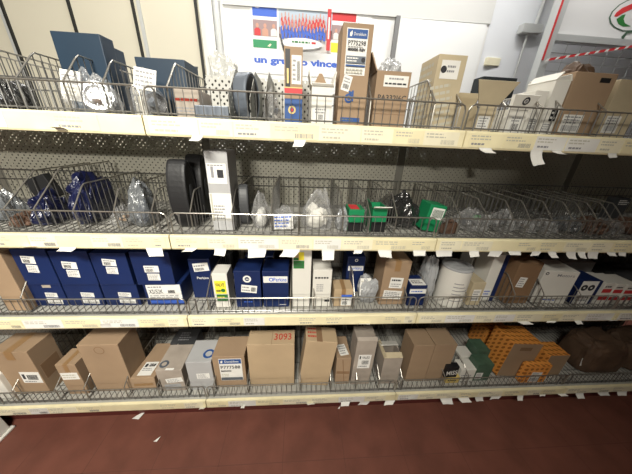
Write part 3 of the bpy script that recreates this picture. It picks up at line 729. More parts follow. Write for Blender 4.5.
carton('labelled green box', 'tilted green box with a white barcode label', 'box', 2, (431, 206), (448, 207), .06, .08, 'green_box', roll=8, stickers=(('front', (.2, .48, .92, .9), 'paper', (('b', .08, .15, .92, .85, 'green_dark'),)),), group=gg)
bag('brown parts bag', 'small bag of dark brown parts below the labelled green box', 'bag', 2, 440, 458, 219, .035, .02, 'brown_dark', 44, pinch=.2, group=gb)
bag('glossy bag', 'clear glossy bag with a green slip inside', 'bag', 2, 458, 487, 206, .05, .13, 'clear_film', 45, (('bit', 'green_print', 1), ('bit', 'charcoal', 3), ('bit', 'foil', 2)), pinch=.4, group=gb)
bag('silvery bag', 'silvery clear bag with grey metal parts', 'bag', 2, 488, 512, 208, .05, .13, 'clear_film', 46, (('bit', 'foil', 3), ('bit', 'charcoal', 2)), pinch=.4, amp=.2, group=gb)
for i, (pl, pr, pt, m, cn, s, lab) in enumerate(((514, 531, 219, 'clear_film', 'charcoal', 'low dark bag', 'low clear bag of dark parts right of the silvery bag'), (534, 553, 219, 'clear_film', 'foil', 'torn foil bag', 'torn clear bag with foil scraps on the second shelf'),
        (556, 574, 213, 'grey_film', 'brown_bag', 'grey brown bag', 'grey bag with brown parts toward the right of the second shelf'), (576, 600, 216, 'brown_dark', None, 'dark brown heap', 'dark brown bag lying low near the right end of the second shelf'),
        (602, 614, 218, 'clear_film', 'brown_bag', 'slim brown bag', 'slim clear bag of brown bits at the right of the second shelf'), (616, 640, 216, 'brown_dark', None, 'rightmost brown bag', 'brown bag at the right edge of the second shelf'))):
    bag(s, lab, 'bag', 2, pl, pr, pt, .05, .12, m, 50+i, (('bit', cn, 4), ('bit', 'brown_bag', 2)) if cn else (), pinch=.2, group=gb)
carton('small grey packet', 'small grey packet with white print high at the right end', 'packet', 2, (620, 198), (632, 199), .25, .05, 'charcoal', zb=DECK[2]+GRID, stickers=(('front', (.1, .72, .9, .95), None, (('l', 0, 0, 1, 1, 3, 'paper'),), 0, None, 'print'),))

# ------------------------------------------------------------------ THIRD shelf
gn = 'navy blue boxes on the third shelf'
carton('left brown carton', 'tall brown carton at the left edge of the third shelf', 'box', 3, (-26, 252), (-.5, 253), .04, .2, 'cardboard', tape='tape')
def two(u, v, r=0, s=.38, h=.2): return [('front', (u, v, u+s, v+h), 'paper', (('b', .1, .1, .6, .55), ('l', .08, .62, .9, .95, 1)), r), ('front', (u+.04, v-h*1.25, u+s*.95, v-h*.2), 'paper', TXTL, r)]
zl = onY(80, 284.5, .07).z
LOW = ((27, 60.5, 286, 'bottom left navy box', 'bottom left navy box of the stack, with torn thumb hole'), (62.5, 99, 287, 'bottom middle navy box', 'bottom navy box in the stack, second from the left'), (101, 136.5, 287.5, 'bottom right navy box', 'bottom navy box in the stack, left of the white-labelled box'))
for i, (l, r, t_, s, lab) in enumerate(LOW):
    ex = [('front', (.42, .42, .78, .62), 'paper', TXTL, -4), ('front', (.40, .1, .86, .36), 'paper', STD, -4)]
    if i == 0: ex.append(('front', (.44, .86, .70, 1.), 'cardboard_grey', (), 0, None, 'thumb_hole'))
    carton(s, lab, 'box', 3, (l, t_), (r, t_), .07, .2, 'navy', ztop=zl, stickers=ex, group=gn)
UP = ((8, 44, 249, (.22, .62), 'top left navy box', 'top navy box of the stack at far left'), (46.5, 86, 251, (.24, .50), 'second top navy box', 'top navy box of the stack, second from the left'),
      (88, 124.5, 253, (.3, .62), 'third top navy box', 'top navy box of the stack, third from the left'), (128, 168, 252, (.28, .40), 'fourth top navy box', 'top navy box resting on the white-labelled box'))
for l, r, t_, (u, v_), s, lab in UP:
    carton(s, lab, 'box', 3, (l, t_), (r, t_+.5), .065, .2, 'navy', zb=zl+.0008, stickers=two(u, v_, -5 if v_ > .45 else 0), group=gn)
carton('white-labelled box', 'white-topped blue box with large label reading XS/52K', 'box', 3, (143, 287.5), (181, 287.5), .07, .2, 'navy', ztop=zl,
       stickers=(('front', (.08, .32, .98, .98), 'paper', (('t', 'XS/52K', .05, .38, .3, 'ink', .42, 'fit'), ('l', .05, .76, .6, .95, 1), ('b', .62, .4, .82, .62), ('l', .05, .06, .95, .3, 2)), 1), ('front', (.1, .08, 1, .22), 'royal_print', (), 0, None, 'stripe')), group=gn)
carton('navy box with slanted label', 'navy box with slanted white label, right of the stack', 'box', 3, (187, 258.5), (209, 259.5), .12, .12, 'navy', stickers=(('front', (.2, .70, .92, .9), 'paper', (('l', .06, .5, .9, .9, 1), ('b', .1, .12, .7, .45)), 6), ('front', (.3, .50, .85, .56), None, (('t', 'Perkins', 0, 0, 1, 'paper', 1., 'fit'),), 0, None, 'lettering')), group=gn)
carton('rear navy box', 'navy box at the back, above the slanted-label navy box', 'box', 3, (187, 249), (210, 250), .27, .11, 'navy', stickers=(('front', (.42, .8, .6, .9), None, (('c', .5, .5, .45, 'paper', .25),), 0, None, 'emblem'),), group=gn)
carton('small yellow-labelled box', 'small white box with yellow and green label on the third shelf', 'box', 3, (211, 274), (226.5, 273.5), .05, .08, 'carton_white', stickers=(('front', (.12, .42, .86, .80), 'yellow_print', (('t', 'VALVE', .06, .58, .26, 'ink', .8, 'fit'), ('l', .1, .1, .5, .4, 1, 'ink'), ('c', .7, .28, .14, 'green_print'))), ('front', (.16, .2, .9, .40), 'green_print', (('l', .06, .3, .94, .8, 1, 'yellow_print'),))))
b = MB(); a = onY(224, 252, .35); R = .045
prof = []
h = a.z-DECK[3]-GRID
n = 48
b.prism([((R if i % 2 else R*.9)*math.cos(2*math.pi*i/n), (R if i % 2 else R*.9)*math.sin(2*math.pi*i/n)) for i in range(n)], 0, h)
root = empty('pleated_filter', (a.x, .35, DECK[3]+GRID)); tag(root, 'black pleated filter cylinder behind the small yellow-labelled box', 'filter'); b.build('pleats', 'rubber', root)
b = MB(); b.lathe([(R*1.04, h), (R*1.04, h+.008), (R*.5, h+.008)], 32); b.build('end_cap', 'charcoal', root); ITEMS[3].append((a.x, 'black pleated filter'))
carton('navy box with round emblem', 'navy box with round white emblem and slanted sticker', 'box', 3, (233, 271), (260, 271), .05, .11, 'navy', stickers=(('front', (.36, .68, .62, .9), None, (('c', .5, .5, .42, 'paper', .24), ('r', .3, .45, .75, .55, 'paper')), 0, None, 'emblem'), ('front', (.24, .42, .84, .62), 'paper', (('l', .06, .1, .6, .9, 2), ('b', .62, .2, .92, .8)), -7), ('front', (.3, .12, .75, .2), None, (('l', 0, 0, 1, 1, 1, 'royal_print'),), 0, None, 'print')), group=gn)
carton('navy white-banded box', 'navy box with a white band of blue lettering, beside white tall carton', 'box', 3, (261.8, 271.5), (288.5, 271.5), .05, .11, 'navy', stickers=(('front', (.04, .70, .96, .87), 'paper', (('c', .32, .5, .3, 'royal_print', .18), ('t', 'Perkins', .42, .2, .62, 'royal_print', .54, 'fit'))), ('front', (.64, .05, .92, .09), None, (('l', 0, 0, 1, 1, 1, 'paper'),), 0, None, 'print')), group=gn)
carton('rear tagged navy box', 'navy box lying behind two front navy boxes, white sticker on it', 'box', 3, (245, 256), (273, 256), .20, .10, 'navy', stickers=(('front', (.35, .74, .8, .9), 'paper', TXTL), ('right', (.0, .3, .5, .98), 'carton_grey', (), 0, None, 'grey_end')), group=gn)
carton('tall white carton', 'tall white carton with green and yellow sticker at its top', 'box', 3, (292.5, 250.5), (312, 250), .05, .10, 'carton_white', stickers=(('front', (.05, .70, .62, .83), 'green_print', (('l', .1, .2, .9, .8, 2, 'green_dark'),)), ('front', (.05, .84, .60, .97), 'cardboard_light', (('r', .5, 0, 1, 1, 'yellow_print'), ('r', 0, 0, .5, .3, 'green_print')))))
carton('white lettered carton', 'white carton with a dark lettered line, right of tall white carton', 'box', 3, (313.5, 270), (332.5, 270), .05, .10, 'carton_white', stickers=(('front', (.1, .74, .96, .86), None, (('l', 0, .1, 1, .9, 1, 'ink'),), 0, None, 'lettering'), ('front', (.2, .42, .7, .64), None, (('l', 0, 0, 1, 1, 4, 'grey_ink'),), 0, None, 'print'), ('front', (.68, .14, .95, .2), 'ink', (), 0, None, 'print')))
carton('small brown carton', 'small brown carton with blue and white label on the third shelf', 'box', 3, (334.5, 289.5), (353.5, 289.5), .05, .08, 'cardboard_light', tape='tape', stickers=(('front', (.4, .05, .97, .7), 'paper', (('r', 0, .75, 1, 1, 'royal_print'), ('b', .1, .1, .6, .4), ('l', .08, .48, .9, .7, 1))),))
carton('tall navy box', 'tall navy box with white lettered band behind the foil bag', 'box', 3, (348, 257), (366, 256.5), .16, .10, 'navy', stickers=(('front', (.08, .62, .94, .75), 'paper', (('t', 'Perkins', .1, .2, .65, 'royal_print', .8, 'fit'),)), ('front', (.42, .86, .58, .95), None, (('c', .5, .5, .45, 'paper', .25),), 0, None, 'emblem')), group=gn)
bag('foil bag', 'crumpled silver foil bag with a white paper label', 'bag', 3, 356.5, 378, 275, .05, .10, 'silver_film', 61, pinch=-.1, amp=.12, stick=((.08, .34, .55, .96), 'paper', (('l', .1, .2, .9, .9, 4, 'faint_ink'),), 0))
carton('tall brown carton', 'tall brown carton with two white labels mid third shelf', 'box', 3, (386, 261), (412.5, 262), .06, .12, 'cardboard', tape='tape', stickers=(('front', (.3, .40, .8, .64), 'paper', (('l', .1, .6, .9, .95, 1, 'ink'), ('l', .1, .1, .9, .5, 2)), -3), ('front', (.12, .14, .85, .34), 'paper', TXTL, -4)))
carton('small navy box', 'small navy box with white band, right of tall brown carton', 'box', 3, (411, 286), (428, 285.5), .05, .09, 'navy', stickers=(('front', (.0, .62, .98, .84), 'paper', (('l', .1, .25, .9, .75, 1, 'royal_print'),)), ('top', (.1, .05, .95, .6), 'paper', (('l', .1, .2, .9, .8, 2, 'ink'),))), group=gn)
bag('grey labelled pouch', 'tall grey plastic pouch with white label left of white cylinder', 'bag', 3, 419, 433, 254, .07, .11, 'silver_film', 63, (('lump', 'charcoal', 1),), pinch=.15, amp=.09, stick=((.42, .30, .9, .72), 'paper', (('b', .1, .1, .5, .6), ('l', .1, .65, .9, .95, 1)), -8))
# white cylindrical filter
a = onY(444.5, 262, .09); c = onY(472, 264, .09); R = (c.x-a.x)/2; h = onY(458, 264, .09).z-DECK[3]-GRID
root = empty('filter_canister', ((a.x+c.x)/2, .09, DECK[3]+GRID)); tag(root, 'white cylindrical filter canister with domed cap', 'filter'); ITEMS[3].append(((a.x+c.x)/2, 'white canister'))
b = MB(); b.lathe([(R*.93, 0), (R*.97, .008), (R*.97, h*.93), (R*.95, h*.95)], 40); cb_ = b.build('body', 'carton_white', root, smooth=False)
b = MB(); b.lathe([(R*.95, h*.945), (R*1.0, h*.955), (R, h*.975), (R*.9, h), (R*.4, h*1.012), (.002, h*1.014)], 40); b.build('cap', 'silver_film', root)
b = MB(); it_ = []
for k in range(6):
    zz = h*(.2+.09*k); b.prism([(R*.975*math.sin(q), -R*.975*math.cos(q)) for q in [rad(-30+6*j) for j in range(11-k % 3*2)]]+[(R*.96*math.sin(q), -R*.96*math.cos(q)) for q in [rad(-30+6*j) for j in range(11-k % 3*2)]][::-1], zz, zz+.004)
b.build('print', 'grey_ink', cb_)
carton('low beige carton', 'low beige carton right of the white canister', 'box', 3, (474, 283), (487, 282.5), .05, .10, 'cardboard_beige', stickers=(('front', (.2, .2, .8, .7), 'paper', TXTL),))
carton('rear white and blue carton', 'white carton with blue right edge, standing behind low beige carton', 'box', 3, (475, 254), (487.5, 254), .20, .09, 'carton_white', stickers=(('front', (.62, 0, 1, 1), 'navy', (), 0, None, 'blue_edge'),), group='white and blue cartons')
carton('leaning white and blue carton', 'leaning white carton with broad blue right edge', 'box', 3, (496, 255), (511, 255), .08, .10, 'carton_white', stickers=(('front', (.70, 0, 1, 1), 'navy', (), 0, None, 'blue_edge'), ('front', (.1, .06, .6, .28), 'paper', (('l', .1, .1, .9, .9, 3, 'royal_print'),))), group='white and blue cartons')
carton('brown carton with slip', 'brown carton with small white slip at the right of the third shelf', 'box', 3, (521, 263), (545, 263), .06, .13, 'cardboard_dark', stickers=(('front', (.22, .42, .55, .66), 'paper', TXTL, -8),))
carton('large white carton', 'large white carton with dark lettering near its top edge', 'box', 3, (549, 271), (580, 272), .06, .12, 'carton_white', yaw=-6, stickers=(('front', (.40, .84, .90, .92), None, (('t', 'Motors', 0, 0, 1, 'grey_ink', 1., 'fit'),), 0, None, 'lettering'), ('front', (.02, .86, .16, .97), None, (('c', .5, .5, .4, 'ink', .2),), 0, None, 'emblem'), ('front', (.3, .08, .8, .14), None, (('l', 0, 0, 1, 1, 1, 'royal_print'),), 0, None, 'print')))
carton('white box with two dots', 'white box with two dark round marks and blue sides', 'box', 3, (584, 281), (604, 281.5), .05, .10, 'navy', stickers=(('front', (0, .02, .80, 1), 'paper', (('c', .25, .72, .13, 'ink', .04), ('c', .68, .72, .13, 'ink', .04), ('l', .1, .1, .9, .4, 2))),))
carton('rear grey carton', 'grey carton at the back behind the large white carton', 'box', 3, (566, 262), (596, 263), .24, .12, 'carton_grey')
for i, (l, r, t_, y_, w_) in enumerate(((607, 616, 283, .05, 'leftmost'), (618, 627, 284, .05, 'middle'), (629, 640, 285, .05, 'rightmost'))):
    carton('%s striped packet' % w_, '%s of the red and white striped packets at the right of the third shelf' % w_, 'packet', 3, (l, t_), (r, t_), y_, .10, 'carton_white', stickers=(('front', (0, .55, 1, .72), 'red_print', (), 0, None, 'stripe'), ('front', (0, .2, 1, .36), 'red_print', (), 0, None, 'stripe'), ('front', (.1, .76, .9, .9), None, (('l', 0, 0, 1, 1, 1, 'ink'),), 0, None, 'print')), group='striped packets')
bag('dark covered bundle', 'dark grey bundle lying behind the striped packets', 'bundle', 3, 598, 650, 264, .2, .2, 'charcoal', 70, pinch=.3, amp=.06, name='wrapped_bundle')

# ------------------------------------------------------------------ BOTTOM shelf
gc = 'cardboard cartons on the bottom shelf'
carton('white edge carton', 'white carton cut off by the left edge of the bottom shelf', 'box', 4, (-36, 378), (-3, 376), .04, .1, 'carton_white')
carton('left brown carton', 'big brown carton with tilted white label at the left', 'box', 4, (-12, 354), (25.5, 351), .06, .12, 'cardboard', tape='tape', stickers=(('front', (.46, .28, .98, .54), 'paper', (('r', .08, .35, .22, .8, 'ink'), ('b', .32, .3, .85, .75), ('l', .1, .06, .9, .25, 1)), -3), ('right', (.15, .3, .85, .62), 'cardboard_dark', (), 0, None, 'print')), group=gc)
carton('narrow brown carton', 'narrow brown carton with a white strip label near its top', 'box', 4, (54.5, 366), (74, 364), .05, .10, 'cardboard', tape='tape', stickers=(('front', (.06, .52, .92, .74), 'paper', (('l', .06, .15, .94, .85, 2, 'faint_ink'),), 1),), group=gc)
carton('large brown carton', 'large plain brown carton with tape stain, left part of bottom shelf', 'box', 4, (76, 346), (117, 344), .06, .13, 'cardboard', stickers=(('front', (.3, .82, .7, 1.0), None, (('c', .5, .4, .4, 'cardboard_dark', .34),), 0, None, 'stain'),), group=gc)
carton('torn flat carton', 'low torn brown carton with white label on its sloping top', 'box', 4, (130.5, 383), (154, 381), .05, .24, 'cardboard', tilt=-5, stickers=(('top', (.2, .06, .78, .42), 'paper', (('r', .1, .6, .3, .85, 'ink'), ('l', .1, .3, .9, .55, 2), ('b', .4, .62, .9, .85))), ('front', (.1, .3, .9, .5), 'tape', (), 2, None, 'torn_strip')), group=gc)
BLU = [('c', .5, .5, .42, 'blue_film', .22)]
carton('grey taped carton', 'pale grey carton with crumpled tape on its front', 'box', 4, (155, 371), (181, 369.5), .05, .16, 'cardboard_grey', stickers=(('top', (.05, .05, .38, .4), None, (('c', .5, .5, .4, 'steel_blue', .22),), 0, None, 'emblem'), ('top', (.38, .0, .7, .07), 'paper', (), 0, None, 'torn_strip'), ('front', (.3, .42, .96, .62), 'paper', TXTL, 8), ('front', (.2, .1, .85, .34), 'silver_film', (('l', .1, .1, .9, .9, 2),), 5, None, 'tape')), group=gc)
carton('rear dark carton', 'dark grey carton with faded label behind the grey cartons', 'box', 4, (170, 344), (194, 343), .26, .12, 'charcoal', stickers=(('front', (.25, .6, .75, .9), None, (('l', 0, 0, 1, 1, 3, 'grey_ink'),), 0, None, 'print'), ('top', (.2, .1, .8, .8), 'charcoal', TXTL)), group=gc)
carton('pale grey carton', 'pale grey carton with small white label, left of the blue-labelled brown one', 'box', 4, (185, 363), (210.5, 361.5), .05, .14, 'carton_grey', stickers=(('front', (.34, .42, .86, .60), 'paper', TXTL, 1), ('top', (.62, .1, .98, .6), None, (('c', .5, .5, .4, 'blue_print', .24),), 0, None, 'emblem')), group=gc)
carton('P777588 carton', 'brown carton with blue-topped label reading P777588', 'box', 4, (211.5, 357.5), (244, 355.5), .06, .13, 'cardboard', stickers=(('front', (.19, .24, .90, .93), 'paper', (('r', .02, .78, .98, .98, 'blue_print'), ('p', [(.08, .82), (.15, .82), (.18, .88), (.16, .95), (.12, .91), (.08, .90)], 'paper'), ('t', 'Donaldson', .26, .84, .09, 'paper', .62, 'fit'), ('t', 'P777588', .06, .56, .14, 'ink', .86, 'fit'), ('t', 'M00000', .06, .42, .08, 'ink', .45, 'fit'), ('r', .02, .03, .98, .16, 'steel_blue'), ('l', .06, .2, .5, .36, 2, 'faint_ink'))),), group=gc)
carton('3093 carton', 'large pale brown carton with 3093 in red on its top', 'box', 4, (246.5, 345), (294.5, 344), .06, .095, 'cardboard_light', stickers=(('top', (.55, .22, .94, .8), None, (('t', '3093', .02, .1, .8, 'red_ink', .96, 'fit'),), 0, None, 'handwriting'), ('top', (.508, 0, .516, 1), 'cardboard_dark', (), 0, None, 'seam')), group=gc)
carton('leaning carton', 'leaning brown carton with red scrawl and tape on top', 'box', 4, (306, 342), (338, 343.5), .05, .10, 'cardboard_light', roll=6, stickers=(('top', (.06, .2, .4, .95), None, (('l', 0, 0, 1, 1, 3, 'red_ink'),), 0, None, 'handwriting'), ('top', (.34, 0, .52, 1), 'cardboard_dark', (), 0, None, 'tape')), group=gc)
carton('crushed narrow carton', 'crushed narrow brown carton with label on its sloping top', 'box', 4, (337, 363), (352, 360.5), .05, .16, 'cardboard', tilt=-4, stickers=(('top', (.2, .12, .8, .6), 'paper', TXTL, 10), ('front', (.05, .4, .95, .5), 'cardboard_dark', (), -4, None, 'crease'), ('front', (.5, .05, .56, .95), 'cardboard_dark', (), 6, None, 'crease')), group=gc)
carton('white-labelled grey carton', 'grey-brown carton with a white printed label on its front', 'box', 4, (357.5, 341.5), (378, 340.5), .05, .10, 'cardboard_grey', roll=1, flaps=(('front', .018, -50),), stickers=(('front', (.2, .40, .84, .70), 'paper', (('r', .08, .7, .18, .92, 'ink'), ('t', 'VALEO', .28, .72, .18, 'ink', .6, 'fit'), ('b', .3, .3, .85, .6), ('l', .1, .08, .9, .26, 1))),), group=gc)
carton('open pale carton', 'pale carton with torn open top flaps', 'box', 4, (384.5, 358.5), (403, 358), .05, .11, 'cardboard_grey', top='open', flaps=(('front', .03, -70, 'cardboard_beige'), ('back', .045, -68, 'carton_white'), ('left', .02, -30, 'cardboard_beige')), group=gc)
pa = dict(stickers=(), group=gc)
carton('left twin carton', 'left one of two matching brown cartons set tight together', 'box', 4, (414.5, 346), (435.5, 345), .06, .12, 'cardboard', **pa)
carton('right twin carton', 'right one of two matching brown cartons set tight together', 'box', 4, (436, 345), (458, 344.5), .06, .12, 'cardboard', **pa)
o = carton('MISS box', 'small black box with slanted white lettering MISS', 'box', 4, (447.5, 368), (460.5, 366), .04, .03, 'black_card', zb=DECK[4]+.052, stickers=(('front', (.08, .2, .95, .72), None, (('t', 'MISS', 0, .1, .75, 'paper', 1., 'fit'),), 8, None, 'lettering'),))
carton('yellow base box', 'low yellow and black box under the black MISS box', 'box', 4, (447, 379), (460, 378), .04, .03, 'gold', ztop=DECK[4]+.0515, stickers=(('front', (.1, .3, .9, .7), None, (('l', 0, 0, 1, 1, 1, 'black_card'),), 0, None, 'print'),))
gw = 'small white boxes on the bottom shelf'
carton('front white box', 'small white box in front of another, right of the MISS box', 'box', 4, (462, 370), (477, 369.5), .05, .07, 'carton_white', stickers=(('front', (.1, .1, .9, .6), None, (('l', 0, 0, 1, 1, 3, 'grey_ink'),), 0, None, 'print'),), group=gw)
carton('rear white box', 'small white box just behind the front small white box', 'box', 4, (461, 357), (474, 356.5), .13, .08, 'carton_white', group=gw)
ge = 'green and white boxes on the bottom shelf'
carton('front green box', 'dark green and white box left of the orange carton', 'box', 4, (479, 365), (495, 364.5), .05, .07, 'green_dark', stickers=(('front', (.08, .1, .5, .5), 'paper', TXTL),), group=ge)
carton('rear green box', 'dark green box behind the front green and white box', 'box', 4, (478, 351), (491, 350.5), .13, .09, 'green_dark', group=ge)
DOT = 'orange_dots'
carton('large orange carton', 'large orange dotted carton with plain brown front', 'box', 4, (514, 344.5), (543.5, 345), .07, .14, DOT, roll=3, stickers=(('front', (0, 0, 1, 1), 'cardboard', (('r', .3, .8, .7, .9, 'cardboard_dark'),), 0, None, 'plain_front'),), group='orange dotted cartons')
carton('small orange carton', 'small orange dotted carton with white barcode label', 'box', 4, (529, 366), (553, 366), .028, .035, DOT, stickers=(('front', (.3, .05, .72, .62), 'paper', STD, -4),), group='orange dotted cartons')
carton('side orange carton', 'orange dotted carton with brown right half, beside the large orange carton', 'box', 4, (549.5, 355), (570, 356), .07, .10, DOT, stickers=(('front', (.1, 0, 1, 1), 'cardboard', (), 0, None, 'plain_front'),), group='orange dotted cartons')
bag('dark brown sack', 'big dark brown paper sack at the right of the bottom shelf', 'sack', 4, 571, 612, 334, .06, .2, 'brown_bag', 80, pinch=.1, amp=.05, boxy=.45, name='paper_sack', stick=((.02, .2, .3, .42), 'paper', TXTL, -5))
bag('far right sack', 'dark brown paper sack cut off by the right edge', 'sack', 4, 613, 668, 332, .07, .2, 'brown_bag', 81, pinch=.1, amp=.05, boxy=.45, name='paper_sack')
carton('rear orange carton', 'shaded orange carton top behind the large orange carton', 'box', 4, (487, 331), (511, 331), .26, .12, DOT, group='orange dotted cartons')
# ------------------------------------------------------------------ wire dividers between the bins
def divider_mesh(apex_y, apex_z):
    fr, wr = MB(), MB(); z0 = .0055
    yb = .43
    pr = [(0, .022, z0), (0, .022, FH+.002), (0, apex_y-.008, apex_z-.01), (0, apex_y+.006, apex_z), (0, yb-.012, apex_z), (0, yb, apex_z-.012), (0, yb, z0)]
    fr.tube(pr, .0025, 6)
    wr.tube([(0, .022, z0+.002), (0, yb, z0+.002)], .002, 5)
    y = .045
    while y < yb-.01:
        zt = FH+(apex_z-FH)*min(1, max(0, (y-.022)/(apex_y-.022))); wr.tube([(0, y, z0), (0, y, zt)], .0014, 4); y += .026
    return fr, wr
PROTO = {}
used = set()
def divider_label(sh, x):
    its = sorted(ITEMS[sh]); le = [s for q, s in its if q < x][::-1]; ri = [s for q, s in its if q >= x]
    c = []
    if le and ri: c.append('wire divider between the %s and the %s' % (le[0], ri[0]))
    if ri: c.append('wire divider just left of the %s, %s shelf' % (ri[0], SHN[sh]))
    if le: c.append('wire divider just right of the %s, %s shelf' % (le[0], SHN[sh]))
    for s in ri[1:3]: c.append('wire divider some way left of the %s, %s shelf' % (s, SHN[sh]))
    for s in le[1:3]: c.append('wire divider some way right of the %s, %s shelf' % (s, SHN[sh]))
    for q in c:
        if q not in used and len(q.split()) <= 16: used.add(q); return q
    return c[0]
DIV = {1: ((-58, .1, .165), (-24, .1, .165), (12, .1, .165), (60, .1, .165), (100, .085, .155), (165, .1, .16), (372, .1, .16), (437, .1, .16), (463, .1, .15), (508, .08, .13), (546, .08, .13), (566, .09, .14), (610, .09, .14)),
       2: ((1, .16, .19), (31, .16, .2), (71, .09, .16), (112, .07, .15), (150, .08, .15), (189, .08, .15), (231, .1, .15), (271, .1, .16), (299, .1, .16), (344, .12, .15), (371, .12, .15), (398, .1, .15),
           (462, .1, .14), (490, .1, .14), (515, .08, .14), (532, .08, .14), (554, .08, .14), (575, .08, .14), (588, .08, .14), (600, .08, .14), (614, .08, .14), (627, .08, .14)),
       3: ((18, .07, .14), (206, .1, .15), (290.5, .1, .15), (314, .1, .14), (355, .1, .16), (407.5, .1, .13), (430, .1, .13), (468, .1, .14), (517, .09, .15), (546, .09, .15), (583, .09, .13)),
       4: ((10, .08, .13), (53, .08, .13), (82, .07, .12), (123, .08, .13), (156, .07, .11), (185.5, .07, .11), (213, .07, .11), (247, .07, .12), (300, .07, .12), (331, .07, .12), (357.5, .07, .12), (380, .07, .12), (403, .07, .12), (446, .07, .11), (470, .07, .11))}
for sh in DIV:
    for (px, ay, az) in DIV[sh]:
        py = 90 if sh == 1 else 212 if sh == 2 else 300 if sh == 3 else 390
        for _ in range(6):
            x = onY(px, py, .012).x                  # pixel column along the fence's top wire
            d = Vector((x, .012, DECK[sh]+FH))-CAM; py = 237-F*d.dot(uv)/d.dot(fw)
        if (ay, az) not in PROTO:
            r_ = empty('wire_divider', (x, 0, DECK[sh])); f, w = divider_mesh(ay, az)
            f.build('rim', 'wire_bright', r_); w.build('upright_wires', 'wire', r_); PROTO[(ay, az)] = r_
        else:
            p = PROTO[(ay, az)]; r_ = p.copy(); COLL.objects.link(r_); r_.location = (x, 0, DECK[sh])
            for ch in p.children: q = ch.copy(); COLL.objects.link(q); q.parent = r_
        tag(r_, divider_label(sh, x), 'divider', 'wire dividers of the bins')
# perforated sheet dividers in the middle of the top shelf
for (px, top, s) in ((234, 67, 'grey wheel'), (254, 70, 'clear bag of fittings'), (268, 70, 'narrow blue and tan carton')):
    a = onY(px, top, .14); x = a.x; h = a.z-DECK[1]
    b = MB(); b.prism([(.03, GRID), (.43, GRID), (.43, h*.93), (.16, h), (.03, h*.42)], -.0008, .0008, 0, Matrix(((0, 0, 1, x), (1, 0, 0, 0), (0, 1, 0, DECK[1]), (0, 0, 0, 1))))
    o = b.build('sheet_divider', 'sheet_shaded'); tag(o, 'white perforated sheet divider left of the %s on the top shelf' % s, 'divider', 'perforated sheet dividers')

# ------------------------------------------------------------------ paper tags hanging from the rails
def tag_label(sh, x, w_):
    its = sorted(ITEMS[sh], key=lambda q: abs(q[0]-x))
    for f in ('%s paper tag hanging from the %s shelf rail below the %s', '%s paper tag on the %s shelf rail, next along from the %s'):
        for q in its[:3]:
            s = f % (w_, SHN[sh], q[1])
            if s not in used and len(s.split()) <= 17: used.add(s); return s
    return s
TAGS = {1: ((190, 201, 136, 141), (48, 60, 118, 127), (294, 306, 139, 147), (482, 495, 146, 153), (533, 545, 150, 165), (556, 566, 150, 154), (613, 622, 153, 158)),
        2: ((16, 30, 239, 247), (54, 71, 242, 253), (143, 160, 245, 257), (183, 195, 246, 252), (213, 225, 247, 256), (247, 266, 248, 258), (283, 300, 248, 257), (322, 335, 249, 260), (355, 364, 249, 255), (379, 393, 249, 257), (415, 428, 249, 256),
            (438, 455, 249, 258), (472, 482, 249, 257), (493, 506, 249, 258), (512, 525, 249, 256), (536, 545, 250, 257), (552, 560, 250, 258), (570, 580, 250, 260), (582, 590, 250, 258), (592, 603, 250, 260), (612, 621, 250, 257), (624, 632, 250, 257)),
        3: ((95, 106, 321, 326), (360, 372, 320, 325), (522, 534, 317, 325), (552, 562, 317, 324), (580, 587, 317, 324), (613, 622, 317, 321)),
        4: ((198, 204, 402, 409), (240, 244, 403, 408), (306, 314, 400, 405), (342, 351, 399, 406), (361, 371, 398, 407), (387, 397, 397, 405), (410, 417, 396, 400), (443, 455, 394, 404), (461, 472, 394, 402), (478, 486, 394, 403), (495, 505, 393, 401), (521, 527, 393, 401), (544, 550, 392, 398), (562, 570, 392, 397), (580, 588, 391, 398), (602, 613, 391, 397), (622, 632, 390, 396))}
for sh in TAGS:
    for i, (p0, p1, y0, y1) in enumerate(TAGS[sh]):
        zt = RAIL[sh]-.0215; ya = -.0125
        a = onY(p0, (y0+y1)/2, -.03); c = onY(p1, (y0+y1)/2, -.03); zb = onY((p0+p1)/2, y1, -.03).z
        w, h = c.x-a.x, zt-zb
        rnd = random.Random(sh*100+i); sk = rnd.uniform(-.3, .3)*w; cut = rnd.uniform(-.25, .25)*h; curl = rnd.uniform(.004, .02)
        b = MB(); n = 6; vs = []
        for k in range(n+1):
            t_ = k/n; y = -curl*t_*t_; z = -h*t_
            for s in (-.5, 0, .5): vs.append(Vector((s*w*(1-.12*t_)+sk*t_*t_, y-.003*abs(s)*t_, z+cut*s*t_)))
        m_ = len(vs); vs += [v+Vector((0, -.0006, 0)) for v in vs]; fs = []
        for k in range(n):
            for j in range(2): q = (k*3+j, k*3+j+1, k*3+j+4, k*3+j+3); fs.append(q); fs.append(tuple(i_+m_ for i_ in q[::-1]))
        b.add(vs, fs); o = b.build('paper_tag', 'paper', loc=((a.x+c.x)/2, ya, zt))
        tag(o, tag_label(sh, (a.x+c.x)/2, 'long white' if h > .075 else 'white'), 'paper tag', 'white paper tags on the shelf rails')
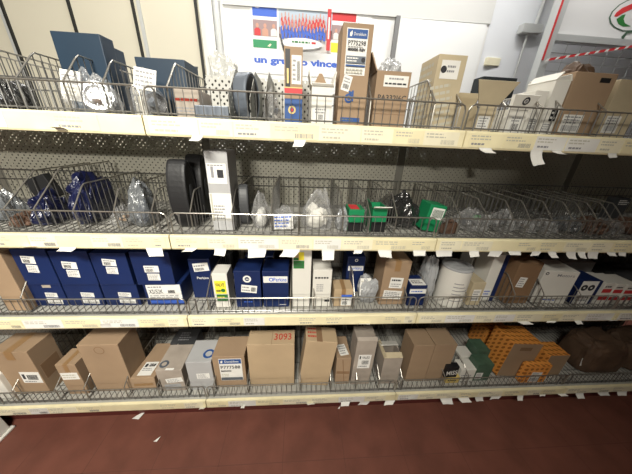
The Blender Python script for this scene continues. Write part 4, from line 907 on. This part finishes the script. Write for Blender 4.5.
# scraps on the floor, white box at the left edge
for px, py, s, lab in ((139, 416, .03, 'white paper scrap on the red floor under the left of the shelving'), (157, 440, .014, 'tiny white paper scrap on the red floor in the foreground'), (339, 408, .008, 'tiny pale speck of paper on the floor near the middle')):
    v = onZ(px, py, .002); b = MB(); a_ = s*4
    b.add([(-s, -s*.4, .001), (s*.3, -s*.6, .004), (s, s*.7, .012), (-s*.2, s*.3, .002), (-s, -s*.4, .002), (s*.3, -s*.6, .005), (s, s*.7, .013), (-s*.2, s*.3, .003)], [(3, 2, 1, 0), (4, 5, 6, 7), (0, 1, 5, 4), (1, 2, 6, 5), (2, 3, 7, 6), (3, 0, 4, 7)])
    o = b.build('paper_scrap', 'paper', loc=(v.x, v.y, 0)); tag(o, lab, 'paper scrap', 'paper scraps on the floor')
v = onZ(3, 440, 0)
b = MB(); b.box((-.22, -.06, 0), (0, .06, .012)); b.prism([(-.22, .012), (-.012, .012), (-.02, .112), (-.22, .114)], -.05, .05, 0, Matrix(((1, 0, 0, 0), (0, 0, -1, 0), (0, 1, 0, 0), (0, 0, 0, 1))))
o = b.build('floor_box', 'carton_white', bevel=.004, loc=(v.x, v.y, 0)); tag(o, 'white box on the floor at the far left of the shelving', 'box')

# ------------------------------------------------------------------ light
def area(name, loc, size, power, col, rot=(0, 0, 0), size_y=None):
    l = bpy.data.lights.new(name, 'AREA'); l.shape = 'RECTANGLE'; l.size = size; l.size_y = size_y or size; l.energy = power; l.color = col
    o = bpy.data.objects.new(name, l); COLL.objects.link(o); o.location = loc; o.rotation_euler = rot; return o
area('ceiling_lamp_near', (-.05, -1.7, 2.75), .9, 72, (1, .96, .86), (rad(38), rad(21), 0), size_y=.2).data.spread = rad(130)
area('ceiling_lamp_far', (-.1, -6.5, 3.0), 1.2, 220, (1, .95, .84), (rad(78), 0, 0), .2)
area('cage_fill', (2.3, .75, 3.25), .9, 22, (1, .97, .92), size_y=.2)  # fill light added to brighten the cage and the right-hand cartons
area('ceiling_lamp_rear', (.75, .85, 3.3), 3.2, 62, (1, .98, .94), size_y=.2)
w = bpy.data.worlds.new('world'); SC.world = w; w.use_nodes = True
w.node_tree.nodes['Background'].inputs[0].default_value = (1, .93, .82, 1); w.node_tree.nodes['Background'].inputs[1].default_value = .012
SC.view_settings.view_transform = 'Standard'; SC.view_settings.look = 'None'; SC.view_settings.gamma = 1; SC.view_settings.use_curve_mapping = False
SC.view_settings.exposure = -.2
SC.cycles.use_denoising = True
SC.cycles.transparent_max_bounces = 16
